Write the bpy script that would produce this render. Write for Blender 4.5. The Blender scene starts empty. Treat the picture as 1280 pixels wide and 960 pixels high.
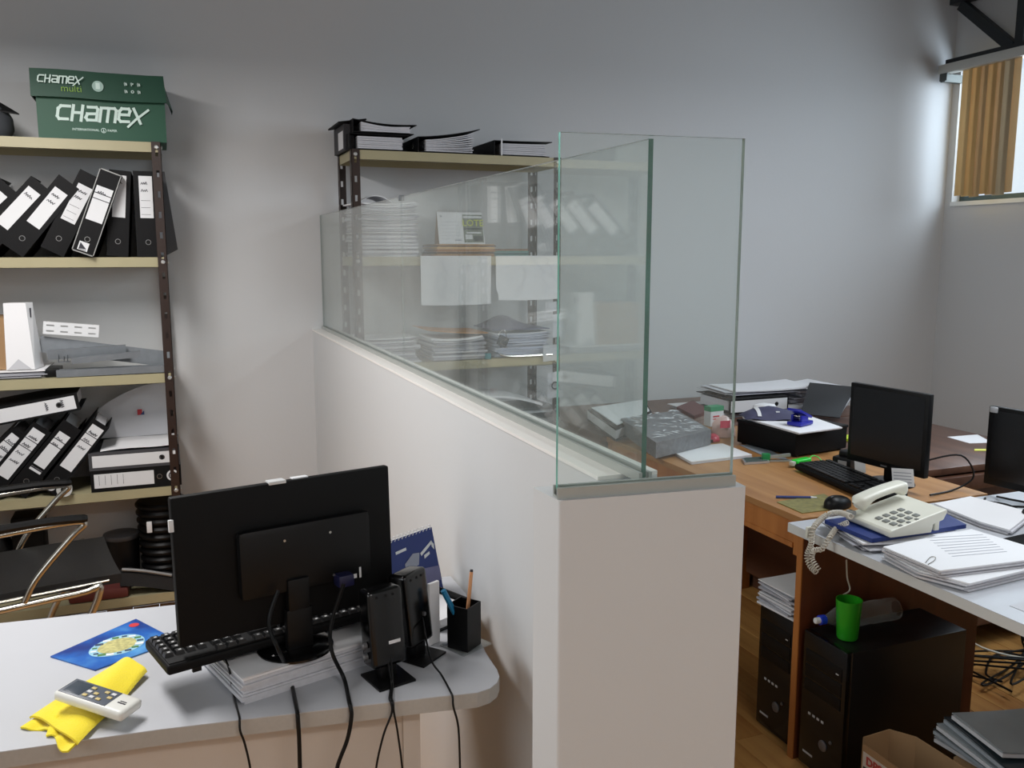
import bpy, bmesh, math, random
from mathutils import Matrix, Vector
random.seed(7)
C = bpy.context.scene.collection
SC = bpy.context.scene
R = math.radians
# ---------------------------------------------------------------- camera
FPX = 1102.0; PITCH = R(8.52); YAW = R(21.4); EYE = 1.51
cd = bpy.data.cameras.new('camera'); cam = bpy.data.objects.new('camera', cd); C.objects.link(cam)
cam.location = (0, 0, EYE); cam.rotation_euler = (R(90) - PITCH, 0, -YAW)
cd.sensor_width = 36; cd.lens = FPX / 1280 * 36; cd.clip_start = .02
SC.camera = cam
# ---------------------------------------------------------------- world, light, exposure
w = bpy.data.worlds.new('World'); SC.world = w; w.use_nodes = True
w.node_tree.nodes['Background'].inputs[0].default_value = (.80, .90, 1, 1)
w.node_tree.nodes['Background'].inputs[1].default_value = 1.0
def area(name, loc, rot, sx, sy, power, col):
    l = bpy.data.lights.new(name, 'AREA'); l.shape = 'RECTANGLE'; l.size = sx; l.size_y = sy
    l.energy = power; l.color = col
    o = bpy.data.objects.new(name, l); C.objects.link(o); o.location = loc; o.rotation_euler = rot
    return o
# daylight in the two windows, and three suspended fluorescent fittings that shine downwards
area('window_daylight', (4.45, 1.9, 2.22), (0, R(72), 0), .80, 3.9, 66, (.80, .90, 1))
area('left_window_daylight', (-2.42, .35, 1.75), (0, R(-90), 0), 1.35, 2.4, 22, (1, .98, .96))
area('tube_light_left', (-.55, 2.35, 2.30), (0, 0, 0), .3, 1.3, 43, (1, .975, .955))
area('tube_light_rear', (.75, -.9, 2.45), (0, 0, 0), 1.3, .3, 26, (1, .955, .92))
area('tube_light_right', (2.5, 1.7, 2.40), (0, 0, 0), .3, 1.3, 27, (.90, .95, 1))
SC.view_settings.view_transform = 'Standard'; SC.view_settings.look = 'None'
SC.view_settings.gamma = 1; SC.view_settings.use_curve_mapping = False
SC.view_settings.exposure = 0.0
SC.cycles.max_bounces = 10; SC.cycles.transparent_max_bounces = 24
SC.cycles.glossy_bounces = 4; SC.cycles.diffuse_bounces = 5
SC.cycles.sample_clamp_indirect = 3; SC.cycles.use_denoising = True
SC.cycles.caustics_reflective = False; SC.cycles.caustics_refractive = False

def at(px, py, X=None, Y=None, Z=None):
    """point of the room on a real plane (x=, y= or z=) that a measured direction meets"""
    u = px - 640; v = py - 480
    F = FPX * math.cos(PITCH) - v * math.sin(PITCH); D = v * math.cos(PITCH) + FPX * math.sin(PITCH)
    r = Vector((u * math.cos(YAW) + F * math.sin(YAW), F * math.cos(YAW) - u * math.sin(YAW), -D))
    t = X / r.x if X is not None else Y / r.y if Y is not None else (Z - EYE) / r.z
    return Vector((0, 0, EYE)) + r * t

# ---------------------------------------------------------------- materials
def lin(c):
    return tuple((x / 255 / 12.92 if x / 255 <= .04045 else ((x / 255 + .055) / 1.055) ** 2.4) for x in c) + (1,)
_m = {}
def mat(name, col, rough=.5, metal=0.0, var=.06, scale=6.0, bump=0.0, bscale=200., spec=.5, coat=0.0, trans=0.0, sheen=0.0):
    if name in _m: return _m[name]
    m = bpy.data.materials.new(name); m.use_nodes = True; n = m.node_tree; b = n.nodes['Principled BSDF']
    b.inputs['Roughness'].default_value = rough; b.inputs['Metallic'].default_value = metal
    b.inputs['Specular IOR Level'].default_value = spec; b.inputs['Coat Weight'].default_value = coat
    b.inputs['Transmission Weight'].default_value = trans; b.inputs['Sheen Weight'].default_value = sheen
    tc = n.nodes.new('ShaderNodeTexCoord'); no = n.nodes.new('ShaderNodeTexNoise')
    no.inputs['Scale'].default_value = scale; no.inputs['Detail'].default_value = 4
    n.links.new(tc.outputs['Object'], no.inputs['Vector'])
    mx = n.nodes.new('ShaderNodeMix'); mx.data_type = 'RGBA'
    c = lin(col); mx.inputs[6].default_value = tuple(x * (1 - var) for x in c[:3]) + (1,)
    mx.inputs[7].default_value = tuple(min(1, x * (1 + var)) for x in c[:3]) + (1,)
    n.links.new(no.outputs['Fac'], mx.inputs[0]); n.links.new(mx.outputs[2], b.inputs['Base Color'])
    if bump:
        n2 = n.nodes.new('ShaderNodeTexNoise'); n2.inputs['Scale'].default_value = bscale
        n.links.new(tc.outputs['Object'], n2.inputs['Vector'])
        bp = n.nodes.new('ShaderNodeBump'); bp.inputs['Strength'].default_value = bump; bp.inputs['Distance'].default_value = .002
        n.links.new(n2.outputs['Fac'], bp.inputs['Height']); n.links.new(bp.outputs['Normal'], b.inputs['Normal'])
    _m[name] = m; return m
def wood(name, c1, c2, axis=1, rough=.4, sc=9., stretch=.08):
    m = bpy.data.materials.new(name); m.use_nodes = True; n = m.node_tree; b = n.nodes['Principled BSDF']
    b.inputs['Roughness'].default_value = rough
    tc = n.nodes.new('ShaderNodeTexCoord'); mp = n.nodes.new('ShaderNodeMapping')
    s = [1, 1, 1]; s[axis] = stretch; mp.inputs['Scale'].default_value = s
    n.links.new(tc.outputs['Object'], mp.inputs['Vector'])
    no = n.nodes.new('ShaderNodeTexNoise'); no.inputs['Scale'].default_value = sc; no.inputs['Detail'].default_value = 6; no.inputs['Distortion'].default_value = 1.2
    n.links.new(mp.outputs['Vector'], no.inputs['Vector'])
    oi = n.nodes.new('ShaderNodeObjectInfo'); ad = n.nodes.new('ShaderNodeMath'); ad.operation = 'MULTIPLY_ADD'
    ad.inputs[1].default_value = .25; n.links.new(oi.outputs['Random'], ad.inputs[0]); n.links.new(no.outputs['Fac'], ad.inputs[2])
    cr = n.nodes.new('ShaderNodeValToRGB'); cr.color_ramp.elements[0].position = .35; cr.color_ramp.elements[1].position = .85
    cr.color_ramp.elements[0].color = lin(c1); cr.color_ramp.elements[1].color = lin(c2)
    n.links.new(ad.outputs[0], cr.inputs['Fac']); n.links.new(cr.outputs['Color'], b.inputs['Base Color'])
    return m
def glass_mat(name, tint, ior=1.5, haze=0.0):
    m = bpy.data.materials.new(name); m.use_nodes = True; n = m.node_tree
    n.nodes.remove(n.nodes['Principled BSDF'])
    t = n.nodes.new('ShaderNodeBsdfTransparent'); t.inputs[0].default_value = tint + (1,)
    g = n.nodes.new('ShaderNodeBsdfGlossy'); g.inputs['Roughness'].default_value = .015
    d = n.nodes.new('ShaderNodeBsdfDiffuse'); d.inputs[0].default_value = (.8, .85, .83, 1)
    fr = n.nodes.new('ShaderNodeFresnel'); fr.inputs['IOR'].default_value = ior
    # the same Fresnel term on both faces of the pane (the back face would otherwise go to total reflection)
    ge = n.nodes.new('ShaderNodeNewGeometry'); ma = n.nodes.new('ShaderNodeMath'); ma.operation = 'MULTIPLY_ADD'
    ma.inputs[1].default_value = (1 / ior - ior); ma.inputs[2].default_value = ior
    n.links.new(ge.outputs['Backfacing'], ma.inputs[0])
    x = n.nodes.new('ShaderNodeMixShader'); x0 = n.nodes.new('ShaderNodeMixShader')
    no = n.nodes.new('ShaderNodeTexNoise'); no.inputs['Scale'].default_value = 2.5; tc = n.nodes.new('ShaderNodeTexCoord')
    n.links.new(tc.outputs['Object'], no.inputs['Vector'])
    # dust film: it covers more of the view the more obliquely the pane is seen (1 / cos of the view angle)
    lw = n.nodes.new('ShaderNodeLayerWeight'); lw.inputs['Blend'].default_value = .5
    cs = n.nodes.new('ShaderNodeMath'); cs.operation = 'SUBTRACT'; cs.inputs[0].default_value = 1.06; n.links.new(lw.outputs['Facing'], cs.inputs[1])
    dv = n.nodes.new('ShaderNodeMath'); dv.operation = 'DIVIDE'; dv.inputs[0].default_value = haze * 2; n.links.new(cs.outputs[0], dv.inputs[1])
    hz = n.nodes.new('ShaderNodeMath'); hz.operation = 'MULTIPLY'; hz.use_clamp = True
    n.links.new(no.outputs['Fac'], hz.inputs[0]); n.links.new(dv.outputs[0], hz.inputs[1]); n.links.new(hz.outputs[0], x0.inputs[0])
    n.links.new(t.outputs[0], x0.inputs[1]); n.links.new(d.outputs[0], x0.inputs[2])
    inv = n.nodes.new('ShaderNodeMix'); inv.data_type = 'FLOAT'; fr2 = n.nodes.new('ShaderNodeFresnel'); fr2.inputs['IOR'].default_value = 1 / ior * 1.0
    n.links.new(ge.outputs['Backfacing'], inv.inputs[0]); n.links.new(fr.outputs[0], inv.inputs[2])
    fr2.inputs['IOR'].default_value = 1 / ior; n.links.new(fr2.outputs[0], inv.inputs[3])
    n.links.new(inv.outputs[0], x.inputs[0]); n.links.new(x0.outputs[0], x.inputs[1]); n.links.new(g.outputs[0], x.inputs[2])
    o = n.nodes['Material Output']; n.links.new(x.outputs[0], o.inputs[0])
    return m
PAINT = mat('wall_paint', (200, 201, 202), .75, var=.03, scale=1.3, bump=.15, bscale=60)
PAINT2 = mat('half_wall_paint', (203, 205, 206), .6, var=.02, scale=2, bump=.1, bscale=80)
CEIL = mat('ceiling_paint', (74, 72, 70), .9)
BLACKP = mat('black_plastic', (6, 6, 7), .42, spec=.28, var=.1)
BLACKM = mat('black_matte_plastic', (5, 5, 6), .62, var=.1, bump=.1, spec=.2, bscale=900)
BGLOSS = mat('black_gloss', (7, 7, 8), .2, var=.1)
SCREEN = mat('screen_glass', (7, 7, 9), .25)
KEYM = mat('key_plastic', (16, 16, 18), .4)
KEYL = mat('key_legend', (190, 190, 190), .6)
BOARD = mat('file_board', (9, 9, 11), .6, spec=.22, var=.15, bump=.3, bscale=400)
MOTTLE = mat('mottled_board', (48, 48, 52), .6, var=.5, scale=120)
PAPER = mat('paper', (232, 232, 234), .8, var=.02)
PAPER2 = mat('paper_grey', (196, 197, 202), .8, var=.04)
PEDGE = mat('paper_edges', (205, 205, 210), .85, var=.14, scale=90)
PEDGE2 = mat('paper_edges_grey', (158, 158, 166), .85, var=.2, scale=70)
LABELM = mat('label_paper', (214, 215, 217), .7, var=.03)
INK = mat('ink', (50, 50, 58), .7)
INKF = mat('faint_ink', (165, 167, 176), .8)
STEELB = mat('brown_enamel_steel', (42, 26, 19), .42, var=.15, bump=.1)
STEELC = mat('cream_enamel_steel', (164, 156, 124), .45, var=.07, scale=10)
GALV = mat('galvanised_steel', (128, 133, 138), .45, metal=.5, var=.2, scale=25)
CHROME = mat('chrome', (190, 188, 180), .22, metal=1)
ALU = mat('brushed_aluminium', (178, 182, 178), .4, metal=.55, var=.05)
BOLT = mat('zinc_bolt', (200, 200, 198), .35, metal=.7)
WHITEL = mat('white_laminate', (184, 186, 191), .38, var=.015, scale=14)
EDGEL = mat('grey_edge_band', (172, 168, 162), .5, var=.08, scale=160)
CREAMP = mat('cream_panel', (196, 186, 176), .55, var=.04)
WOODL = wood('oak_laminate', (150, 102, 56), (188, 141, 90), axis=1, sc=14)
WOODS = wood('oak_edge', (150, 88, 38), (184, 120, 62), axis=2, sc=10)
WOODD = wood('walnut_laminate', (78, 50, 38), (112, 78, 60), axis=1, sc=12, rough=.35)
FLOORW = wood('pine_floor', (170, 112, 58), (222, 172, 104), axis=1, sc=12, stretch=.05, rough=.3)
CARD = mat('brown_cardboard', (160, 128, 92), .85, var=.06, scale=8)
CREAM = mat('ivory_plastic', (222, 221, 208), .35, var=.02)
GREYB = mat('grey_button', (120, 122, 118), .5)
GREEN = mat('green_board', (11, 70, 48), .55, var=.05)
GREEND = mat('dark_green_board', (10, 62, 43), .55, var=.05)
PALE = mat('pale_green_print', (196, 216, 208), .6)
LIME = mat('lime_print', (120, 160, 60), .6)
BLUEB = mat('blue_cover', (24, 48, 116), .4, var=.12)
BLUE = mat('blue_plastic', (24, 30, 150), .28)
YELL = mat('yellow_cloth', (236, 214, 20), .9, var=.07, scale=20, bump=.6, bscale=350, sheen=.3)
CUPG = mat('green_plastic', (40, 150, 30), .3)
CLEAR = glass_mat('clear_plastic', (.93, .95, .95), 1.45, .07)
GLASS = glass_mat('pane_glass', (.945, .972, .962), 1.5, .029)
WGLASS = glass_mat('window_glass', (.97, .99, 1), 1.5)
TEAL = mat('glass_edge', (118, 186, 170), .12, var=.15, scale=4, trans=.35)
TEALD = mat('glass_edge_dark', (44, 112, 98), .12, var=.2, scale=4, trans=.2)

# ---------------------------------------------------------------- mesh building
class MB:
    def __init__(s): s.v = []; s.f = []; s.m = []; s.sm = []
    def add(s, vs, fs, mi=0, M=None, smooth=False):
        b = len(s.v)
        for p in vs:
            p = Vector(p); s.v.append(tuple(M @ p) if M is not None else tuple(p))
        for f in fs: s.f.append([b + i for i in f]); s.m.append(mi); s.sm.append(smooth)
        return s
    def box(s, x0, x1, y0, y1, z0, z1, mi=0, M=None):
        vs = [(x, y, z) for z in (z0, z1) for y in (y0, y1) for x in (x0, x1)]
        return s.add(vs, [(0, 2, 3, 1), (4, 5, 7, 6), (0, 1, 5, 4), (2, 6, 7, 3), (0, 4, 6, 2), (1, 3, 7, 5)], mi, M)
    def rbox(s, x0, x1, y0, y1, z0, z1, r=.004, seg=2, mi=0, M=None):
        bm = bmesh.new(); bmesh.ops.create_cube(bm, size=1)
        for v in bm.verts:
            v.co = Vector(((x0 + x1) / 2 + v.co.x * (x1 - x0), (y0 + y1) / 2 + v.co.y * (y1 - y0), (z0 + z1) / 2 + v.co.z * (z1 - z0)))
        bmesh.ops.bevel(bm, geom=bm.edges[:], offset=r, segments=seg, affect='EDGES', profile=.6)
        s.add([v.co.copy() for v in bm.verts], [[v.index for v in f.verts] for f in bm.faces], mi, M, True); bm.free(); return s
    def prism(s, pts, z0, z1, mi=0, M=None, mtop=None):
        n = len(pts); a = sum(pts[i][0] * pts[(i + 1) % n][1] - pts[(i + 1) % n][0] * pts[i][1] for i in range(n))
        if a < 0: pts = list(reversed(pts))
        vs = [(p[0], p[1], z0) for p in pts] + [(p[0], p[1], z1) for p in pts]
        s.add(vs, [tuple(reversed(range(n)))] + [(i, (i + 1) % n, n + (i + 1) % n, n + i) for i in range(n)], mi, M)
        s.add([(p[0], p[1], z1) for p in pts], [tuple(range(n))], mi if mtop is None else mtop, M); return s
    def lathe(s, prof, n=24, mi=0, M=None, cap=True):
        vs = []; fs = []
        for r, z in prof:
            for k in range(n): a = 2 * math.pi * k / n; vs.append((r * math.cos(a), r * math.sin(a), z))
        for i in range(len(prof) - 1):
            for k in range(n): fs.append((i * n + k, i * n + (k + 1) % n, (i + 1) * n + (k + 1) % n, (i + 1) * n + k))
        if cap: fs.append(tuple(reversed(range(n)))); fs.append(tuple(range((len(prof) - 1) * n, len(prof) * n)))
        return s.add(vs, fs, mi, M, True)
    def tube(s, pts, r, n=8, mi=0, closed=False, M=None):
        pts = [Vector(p) for p in pts]; N = len(pts); vs = []; fs = []; up = None
        for i, p in enumerate(pts):
            a = pts[i - 1] if (i or closed) else p; b = pts[(i + 1) % N] if (i < N - 1 or closed) else p
            t = (b - a).normalized()
            if up is None: up = Vector((0, 0, 1)) if abs(t.z) < .9 else Vector((1, 0, 0))
            sd = t.cross(up).normalized(); up = sd.cross(t).normalized()
            rr = r[i] if isinstance(r, (list, tuple)) else r
            for k in range(n):
                q = 2 * math.pi * k / n; vs.append(p + sd * rr * math.cos(q) + up * rr * math.sin(q))
        for i in range(N if closed else N - 1):
            for k in range(n): fs.append((i * n + k, i * n + (k + 1) % n, ((i + 1) % N) * n + (k + 1) % n, ((i + 1) % N) * n + k))
        if not closed: fs.append(tuple(reversed(range(n)))); fs.append(tuple(range((N - 1) * n, N * n)))
        return s.add(vs, fs, mi, M, True)
    def grid(s, fn, nu, nv, th=.0, mi=0, M=None, smooth=True):
        """a sheet fn(u, v) -> point, with thickness th downwards"""
        vs = [Vector(fn(i / nu, j / nv)) for j in range(nv + 1) for i in range(nu + 1)]
        n = len(vs); W = nu + 1
        fs = [(j * W + i, j * W + i + 1, (j + 1) * W + i + 1, (j + 1) * W + i) for j in range(nv) for i in range(nu)]
        if th:
            nr = [Vector((0, 0, 0)) for _ in vs]
            for f in fs:
                c = (vs[f[1]] - vs[f[0]]).cross(vs[f[3]] - vs[f[0]])
                for k in f: nr[k] += c
            lo = [v - nr[i].normalized() * th for i, v in enumerate(vs)]
            f2 = [tuple(n + k for k in reversed(f)) for f in fs]
            rim = [j for j in range(nu + 1)] + [j * W + nu for j in range(1, nv + 1)] + [nv * W + i for i in range(nu - 1, -1, -1)] + [j * W for j in range(nv - 1, 0, -1)]
            f3 = [(rim[i], n + rim[i], n + rim[(i + 1) % len(rim)], rim[(i + 1) % len(rim)]) for i in range(len(rim))]
            vs = vs + lo; fs = fs + f2 + f3
        return s.add(vs, fs, mi, M, smooth)
    def build(s, name, mats, parent=None, loc=None):
        me = bpy.data.meshes.new(name); me.from_pydata(s.v, [], s.f)
        if not isinstance(mats, (list, tuple)): mats = [mats]
        for m in mats: me.materials.append(m)
        me.polygons.foreach_set('material_index', s.m); me.polygons.foreach_set('use_smooth', s.sm)
        me.update()
        if any(s.sm):
            try: me.set_sharp_from_angle(angle=R(40))
            except Exception: pass
        o = bpy.data.objects.new(name, me); C.objects.link(o)
        if parent: o.parent = parent
        if loc is not None: o.location = loc
        return o
def tag(o, label, cat, group=None, kind=None):
    o['label'] = label; o['category'] = cat
    if group: o['group'] = group
    if kind: o['kind'] = kind
    return o
def thing(name, label, cat, loc=(0, 0, 0), rot=(0, 0, 0), group=None):
    o = bpy.data.objects.new(name, None); C.objects.link(o); o.location = loc; o.empty_display_size = .05
    o.rotation_euler = rot if isinstance(rot, (tuple, list)) or hasattr(rot, 'x') else (0, 0, rot)
    return tag(o, label, cat, group)
def struct(o): o['kind'] = 'structure'; return o
def T(x=0, y=0, z=0, rz=0, rx=0, ry=0):
    return Matrix.Translation((x, y, z)) @ Matrix.Rotation(rz, 4, 'Z') @ Matrix.Rotation(ry, 4, 'Y') @ Matrix.Rotation(rx, 4, 'X')
def smooth_path(pts, n=8):
    pts = [Vector(p) for p in pts]; out = []
    P = [pts[0]] + pts + [pts[-1]]
    for i in range(1, len(P) - 2):
        a, b, c, d = P[i - 1:i + 3]
        for k in range(n):
            t = k / n
            out.append(.5 * ((2 * b) + (c - a) * t + (2 * a - 5 * b + 4 * c - d) * t * t + (3 * b - a - 3 * c + d) * t ** 3))
    out.append(pts[-1]); return out
def text(name, s, size, material, M, parent, th=.0004, shear=0, bold=0.0):
    cu = bpy.data.curves.new(name, 'FONT'); cu.body = s; cu.size = size; cu.extrude = th; cu.shear = shear; cu.offset = bold
    cu.align_x = 'CENTER'; cu.align_y = 'CENTER'; cu.resolution_u = 2
    t = bpy.data.objects.new(name, cu); C.objects.link(t)
    dg = bpy.context.evaluated_depsgraph_get(); me = bpy.data.meshes.new_from_object(t.evaluated_get(dg))
    bpy.data.objects.remove(t); me.materials.clear(); me.materials.append(material); me.transform(M)
    o = bpy.data.objects.new(name, me); C.objects.link(o)
    if parent: o.parent = parent
    return o
FRONT = Matrix.Rotation(R(90), 4, 'X')          # text read from -Y
_sk = [0]
def stroke(mb, pts, wd, y=0, th=.0004, mi=0, M=None):
    _sk[0] = (_sk[0] + 1) % 4; y -= .0002 * _sk[0]
    """flat ribbon through 2-D points (x, z) on the plane y, facing -y"""
    for i_, ((x0, z0), (x1, z1)) in enumerate(zip(pts, pts[1:])):
        y -= .00005
        dx, dz = x1 - x0, z1 - z0; L = math.hypot(dx, dz) or 1e-6; ex, ez = dx / L * wd / 2, dz / L * wd / 2
        nx, nz = -ez, ex
        q = [(x0 - ex + nx, z0 - ez + nz), (x1 + ex + nx, z1 + ez + nz), (x1 + ex - nx, z1 + ez - nz), (x0 - ex - nx, z0 - ez - nz)]
        vs = [(a, y - th, b) for a, b in q] + [(a, y, b) for a, b in q]
        mb.add(vs, [(0, 3, 2, 1), (0, 1, 5, 4), (1, 2, 6, 5), (2, 3, 7, 6), (3, 0, 4, 7)], mi, M)
def scrawl(mb, x0, x1, z, h, y, wd=.0016, vertical=False, mi=0):
    """an illegible handwritten word"""
    n = max(4, int((x1 - x0) / (h * .35))); pts = []
    for i in range(n + 1):
        t = x0 + (x1 - x0) * i / n; pts.append((t, z + (h if i % 2 else 0) * random.uniform(.5, 1)))
    stroke(mb, pts, wd, y, mi=mi)

# ================================================================ the room
LX, RX, FY, BY, HZ = -2.3, 4.25, -1.7, 3.95, 3.35
fl = MB().box(LX, RX, FY, BY, -.08, -.02).build('floor', mat('subfloor', (60, 40, 25), .9)); struct(fl)
pmesh = {}
nb = 0
x = LX
while x < RX - .01:
    wd = .105; x1 = min(x + wd, RX); y = FY - random.uniform(0, 1.2)
    while y < BY:
        L = random.choice((1.3, 1.7, 2.1)); y0 = max(y, FY); y1 = min(y + L, BY)
        if y1 - y0 > .02:
            mb = MB(); dz = random.uniform(-.0006, .0006)
            mb.box(-(x1 - x) / 2 + .0012, (x1 - x) / 2 - .0012, -(y1 - y0) / 2 + .001, (y1 - y0) / 2 - .001, -.02, dz)
            mb.build('floorboard', FLOORW, fl, ((x + x1) / 2, (y0 + y1) / 2, 0))
        y += L
    x += wd
struct(MB().box(LX, RX, BY, BY + .15, 0, HZ).build('wall_back', PAINT))
mb = MB(); mb.box(LX - .15, LX, FY, BY + .15, 0, 1.05).box(LX - .15, LX, FY, BY + .15, 2.45, HZ).box(LX - .15, LX, FY, -.85, 1.05, 2.45).box(LX - .15, LX, 1.55, BY + .15, 1.05, 2.45)
struct(mb.build('wall_left', PAINT))
# right wall with its strip window
WZ0, WZ1, WY0, WY1 = 1.79, 2.60, .1, 3.90
mb = MB(); mb.box(RX, RX + .15, FY, BY + .15, 0, WZ0).box(RX, RX + .15, FY, BY + .15, WZ1, HZ).box(RX, RX + .15, FY, WY0, WZ0, WZ1).box(RX, RX + .15, WY1, BY + .15, WZ0, WZ1)
struct(mb.build('wall_right', PAINT))
# front wall with its window
mb = MB().box(LX, RX, FY - .15, FY, 0, HZ)
struct(mb.build('wall_front', PAINT))
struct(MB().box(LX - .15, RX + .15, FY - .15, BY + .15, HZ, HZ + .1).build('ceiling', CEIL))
# window 1: frame and panes
FRM = mat('window_frame_metal', (70, 84, 84), .4, metal=.3)
wn = bpy.data.objects.new('window_1', None); C.objects.link(wn); struct(wn)
mb = MB()
for (a, b, c, d) in ((WY0, WY1, WZ0, WZ0 + .035), (WY0, WY1, WZ1 - .035, WZ1)): mb.box(RX + .06, RX + .11, a, b, c, d)
for k in range(5):
    yy = WY0 + (WY1 - WY0 - .035) * k / 4; mb.box(RX + .06, RX + .11, yy, yy + .035, WZ0 + .035, WZ1 - .035)
mb.build('window_frame', FRM, wn)
for k in range(4):
    y0 = WY0 + (WY1 - WY0 - .035) * k / 4 + .035; y1 = WY0 + (WY1 - WY0 - .035) * (k + 1) / 4
    MB().box(RX + .083, RX + .087, y0, y1, WZ0 + .035, WZ1 - .035).build('pane', WGLASS, wn)
MB().box(RX - .012, RX + .06, WY0 - .0, WY1 + .0, WZ0 - .02, WZ0 + .004).build('window_sill', mat('sill_white', (225, 228, 228), .5), wn)
wn2 = bpy.data.objects.new('window_2', None); C.objects.link(wn2); struct(wn2)
mb = MB()
for (a, b, c, d) in ((-.85, 1.55, 1.05, 1.09), (-.85, 1.55, 2.41, 2.45), (-.85, -.81, 1.09, 2.41), (1.51, 1.55, 1.09, 2.41), (.33, .37, 1.09, 2.41)): mb.box(LX - .08, LX - .03, a, b, c, d)
mb.build('window_frame', FRM, wn2)
for a, b in ((-.81, .33), (.37, 1.51)): MB().box(LX - .057, LX - .053, a, b, 1.09, 2.41).build('pane', WGLASS, wn2)

# vertical blind
bl = thing('vertical_blind', 'ochre and beige vertical blind bunched at the far end of the window', 'blind', (RX - .11, 3.9, 2.50))
MB().rbox(-.03, .03, -3.5, .03, -.005, .045, .006).build('headrail', mat('blind_rail', (196, 196, 190), .45), bl)
MB().box(-.025, .11, -.02, .012, -.05, -.008).box(-.03, -.015, -.035, .015, -.045, -.005).build('bracket', mat('bracket_grey', (90, 94, 92), .4, metal=.6), bl)
def vane_mat(name, col):
    m = mat(name, col, .85, var=.05, scale=14); n = m.node_tree; b = n.nodes['Principled BSDF']
    if not any(x.type == 'BSDF_TRANSLUCENT' for x in n.nodes):
        t = n.nodes.new('ShaderNodeBsdfTranslucent'); t.inputs[0].default_value = lin(tuple(int(c * .5 + 100) for c in col)); x = n.nodes.new('ShaderNodeMixShader'); x.inputs[0].default_value = .30
        n.links.new(b.outputs[0], x.inputs[1]); n.links.new(t.outputs[0], x.inputs[2]); n.links.new(x.outputs[0], n.nodes['Material Output'].inputs[0])
    return m
VC = [vane_mat('vane_ochre', (226, 190, 126)), vane_mat('vane_tan', (206, 172, 122)), vane_mat('vane_beige', (190, 172, 140)), vane_mat('vane_sand', (216, 180, 120))]
for k in range(7):
    yy = -.145 - k * .050; a = R(8 if k % 2 else 15)
    mb = MB()
    mb.grid(lambda u, v: ((u - .5) * .085 * math.sin(a) + .006 * math.sin(u * 3.1), yy + (u - .5) * .085 * math.cos(a), -.005 - v * (.675 + .006 * (k % 3))), 4, 1, .0012)
    mb.build('vane', VC[(3, 0, 1, 3, 1, 2, 1)[k]], bl)

# steel truss along the right wall
tr = thing('roof_truss', 'dark painted steel roof truss above the window', 'truss', (RX - .09, 0, 2.52))
TR = mat('truss_paint', (24, 30, 34), .5, var=.2)
MB().box(-.03, .03, -1.5, 3.9, 0, .05).build('bottom_chord', TR, tr)
MB().box(-.03, .03, -1.5, 3.9, .34, .40).build('top_chord', TR, tr)
nodes = [3.86 - .41 * k for k in range(13)]
for i, yy in enumerate(nodes):
    if i: MB().box(-.025, .025, yy - .024, yy + .024, .05, .34).build('upright', TR, tr)
    if i + 1 < len(nodes):
        a, b = (yy - .02, .33), (nodes[i + 1] + .05, .04)
        L = math.hypot(b[0] - a[0], b[1] - a[1]); an = math.atan2(b[1] - a[1], b[0] - a[0])
        MB().box(-.02, .02, -L / 2, L / 2, -.027, .027, M=T(0, (a[0] + b[0]) / 2, (a[1] + b[1]) / 2, rx=an)).build('diagonal', TR, tr)

# ---------------------------------------------------------------- half wall, end pillar, glass screens
HW = 1.166
struct(MB().box(.60, .70, 1.165, BY, 0, HW).build('wall_half', PAINT2))
struct(MB().box(.598, .702, 1.168, BY, HW, HW + .006).build('trim_1', mat('ledge_white', (236, 234, 230), .5)))
pil = MB().prism([(.497, 1.087), (.787, 1.056), (.795, 1.135), (.49, 1.167)], 0, HW).build('wall_end_pillar', PAINT2); struct(pil)
bv = pil.modifiers.new('b', 'BEVEL'); bv.width = .003; bv.segments = 2
GT = 1.668
gs = thing('glass_screen', 'long frameless glass screen along the half wall, two panes in a grey channel', 'glass screen', (.65, 1.115, HW + .006))
MB().box(-.011, -.0055, 0, 2.835, 0, .014).box(.0055, .011, 0, 2.835, 0, .014).box(-.0055, .0055, 0, 2.835, 0, .004).build('channel', ALU, gs)
def pane(y0, y1, M=None, seam=None, e1=None):
    mb = MB(); h0 = .005; h1 = GT - HW - .006
    vs = [(x, y, z) for z in (h0, h1) for y in (y0, y1) for x in (-.004, .004)]
    mb.add(vs, [(0, 4, 6, 2), (1, 3, 7, 5)], 0, M)
    mb.add(vs, [(0, 2, 3, 1), (4, 5, 7, 6)], 2, M)
    mb.add(vs, [(0, 1, 5, 4)], 0 if seam == 0 else 1, M); mb.add(vs, [(2, 6, 7, 3)], 0 if seam == 1 else (1 if e1 is None else e1), M)
    return mb
EDGET = mat('glass_edge_top', (120, 140, 132), .2, trans=.3)
pane(.006, 1.418, seam=1).build('pane', [GLASS, TEALD, EDGET], gs)
pane(1.421, 2.833, seam=0).build('pane', [GLASS, EDGET, EDGET], gs)
MB().rbox(-.008, .008, 1.413, 1.427, .484, .500, .002).build('clip', GALV, gs)
an = math.atan2(-.031, .29)
fs_ = thing('glass_screen', 'short frameless glass screen standing across the end pillar', 'glass screen', (.637, 1.090, HW), an)
MB().box(-.139, .139, -.011, -.0055, 0, .016).box(-.139, .139, .0055, .011, 0, .016).box(-.139, .139, -.0055, .0055, 0, .004).build('channel', ALU, fs_)
pane(-.137, .137, e1=2, M=T(0, 0, .006, rz=R(-90))).build('pane', [GLASS, TEAL, EDGET], fs_)

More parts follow.
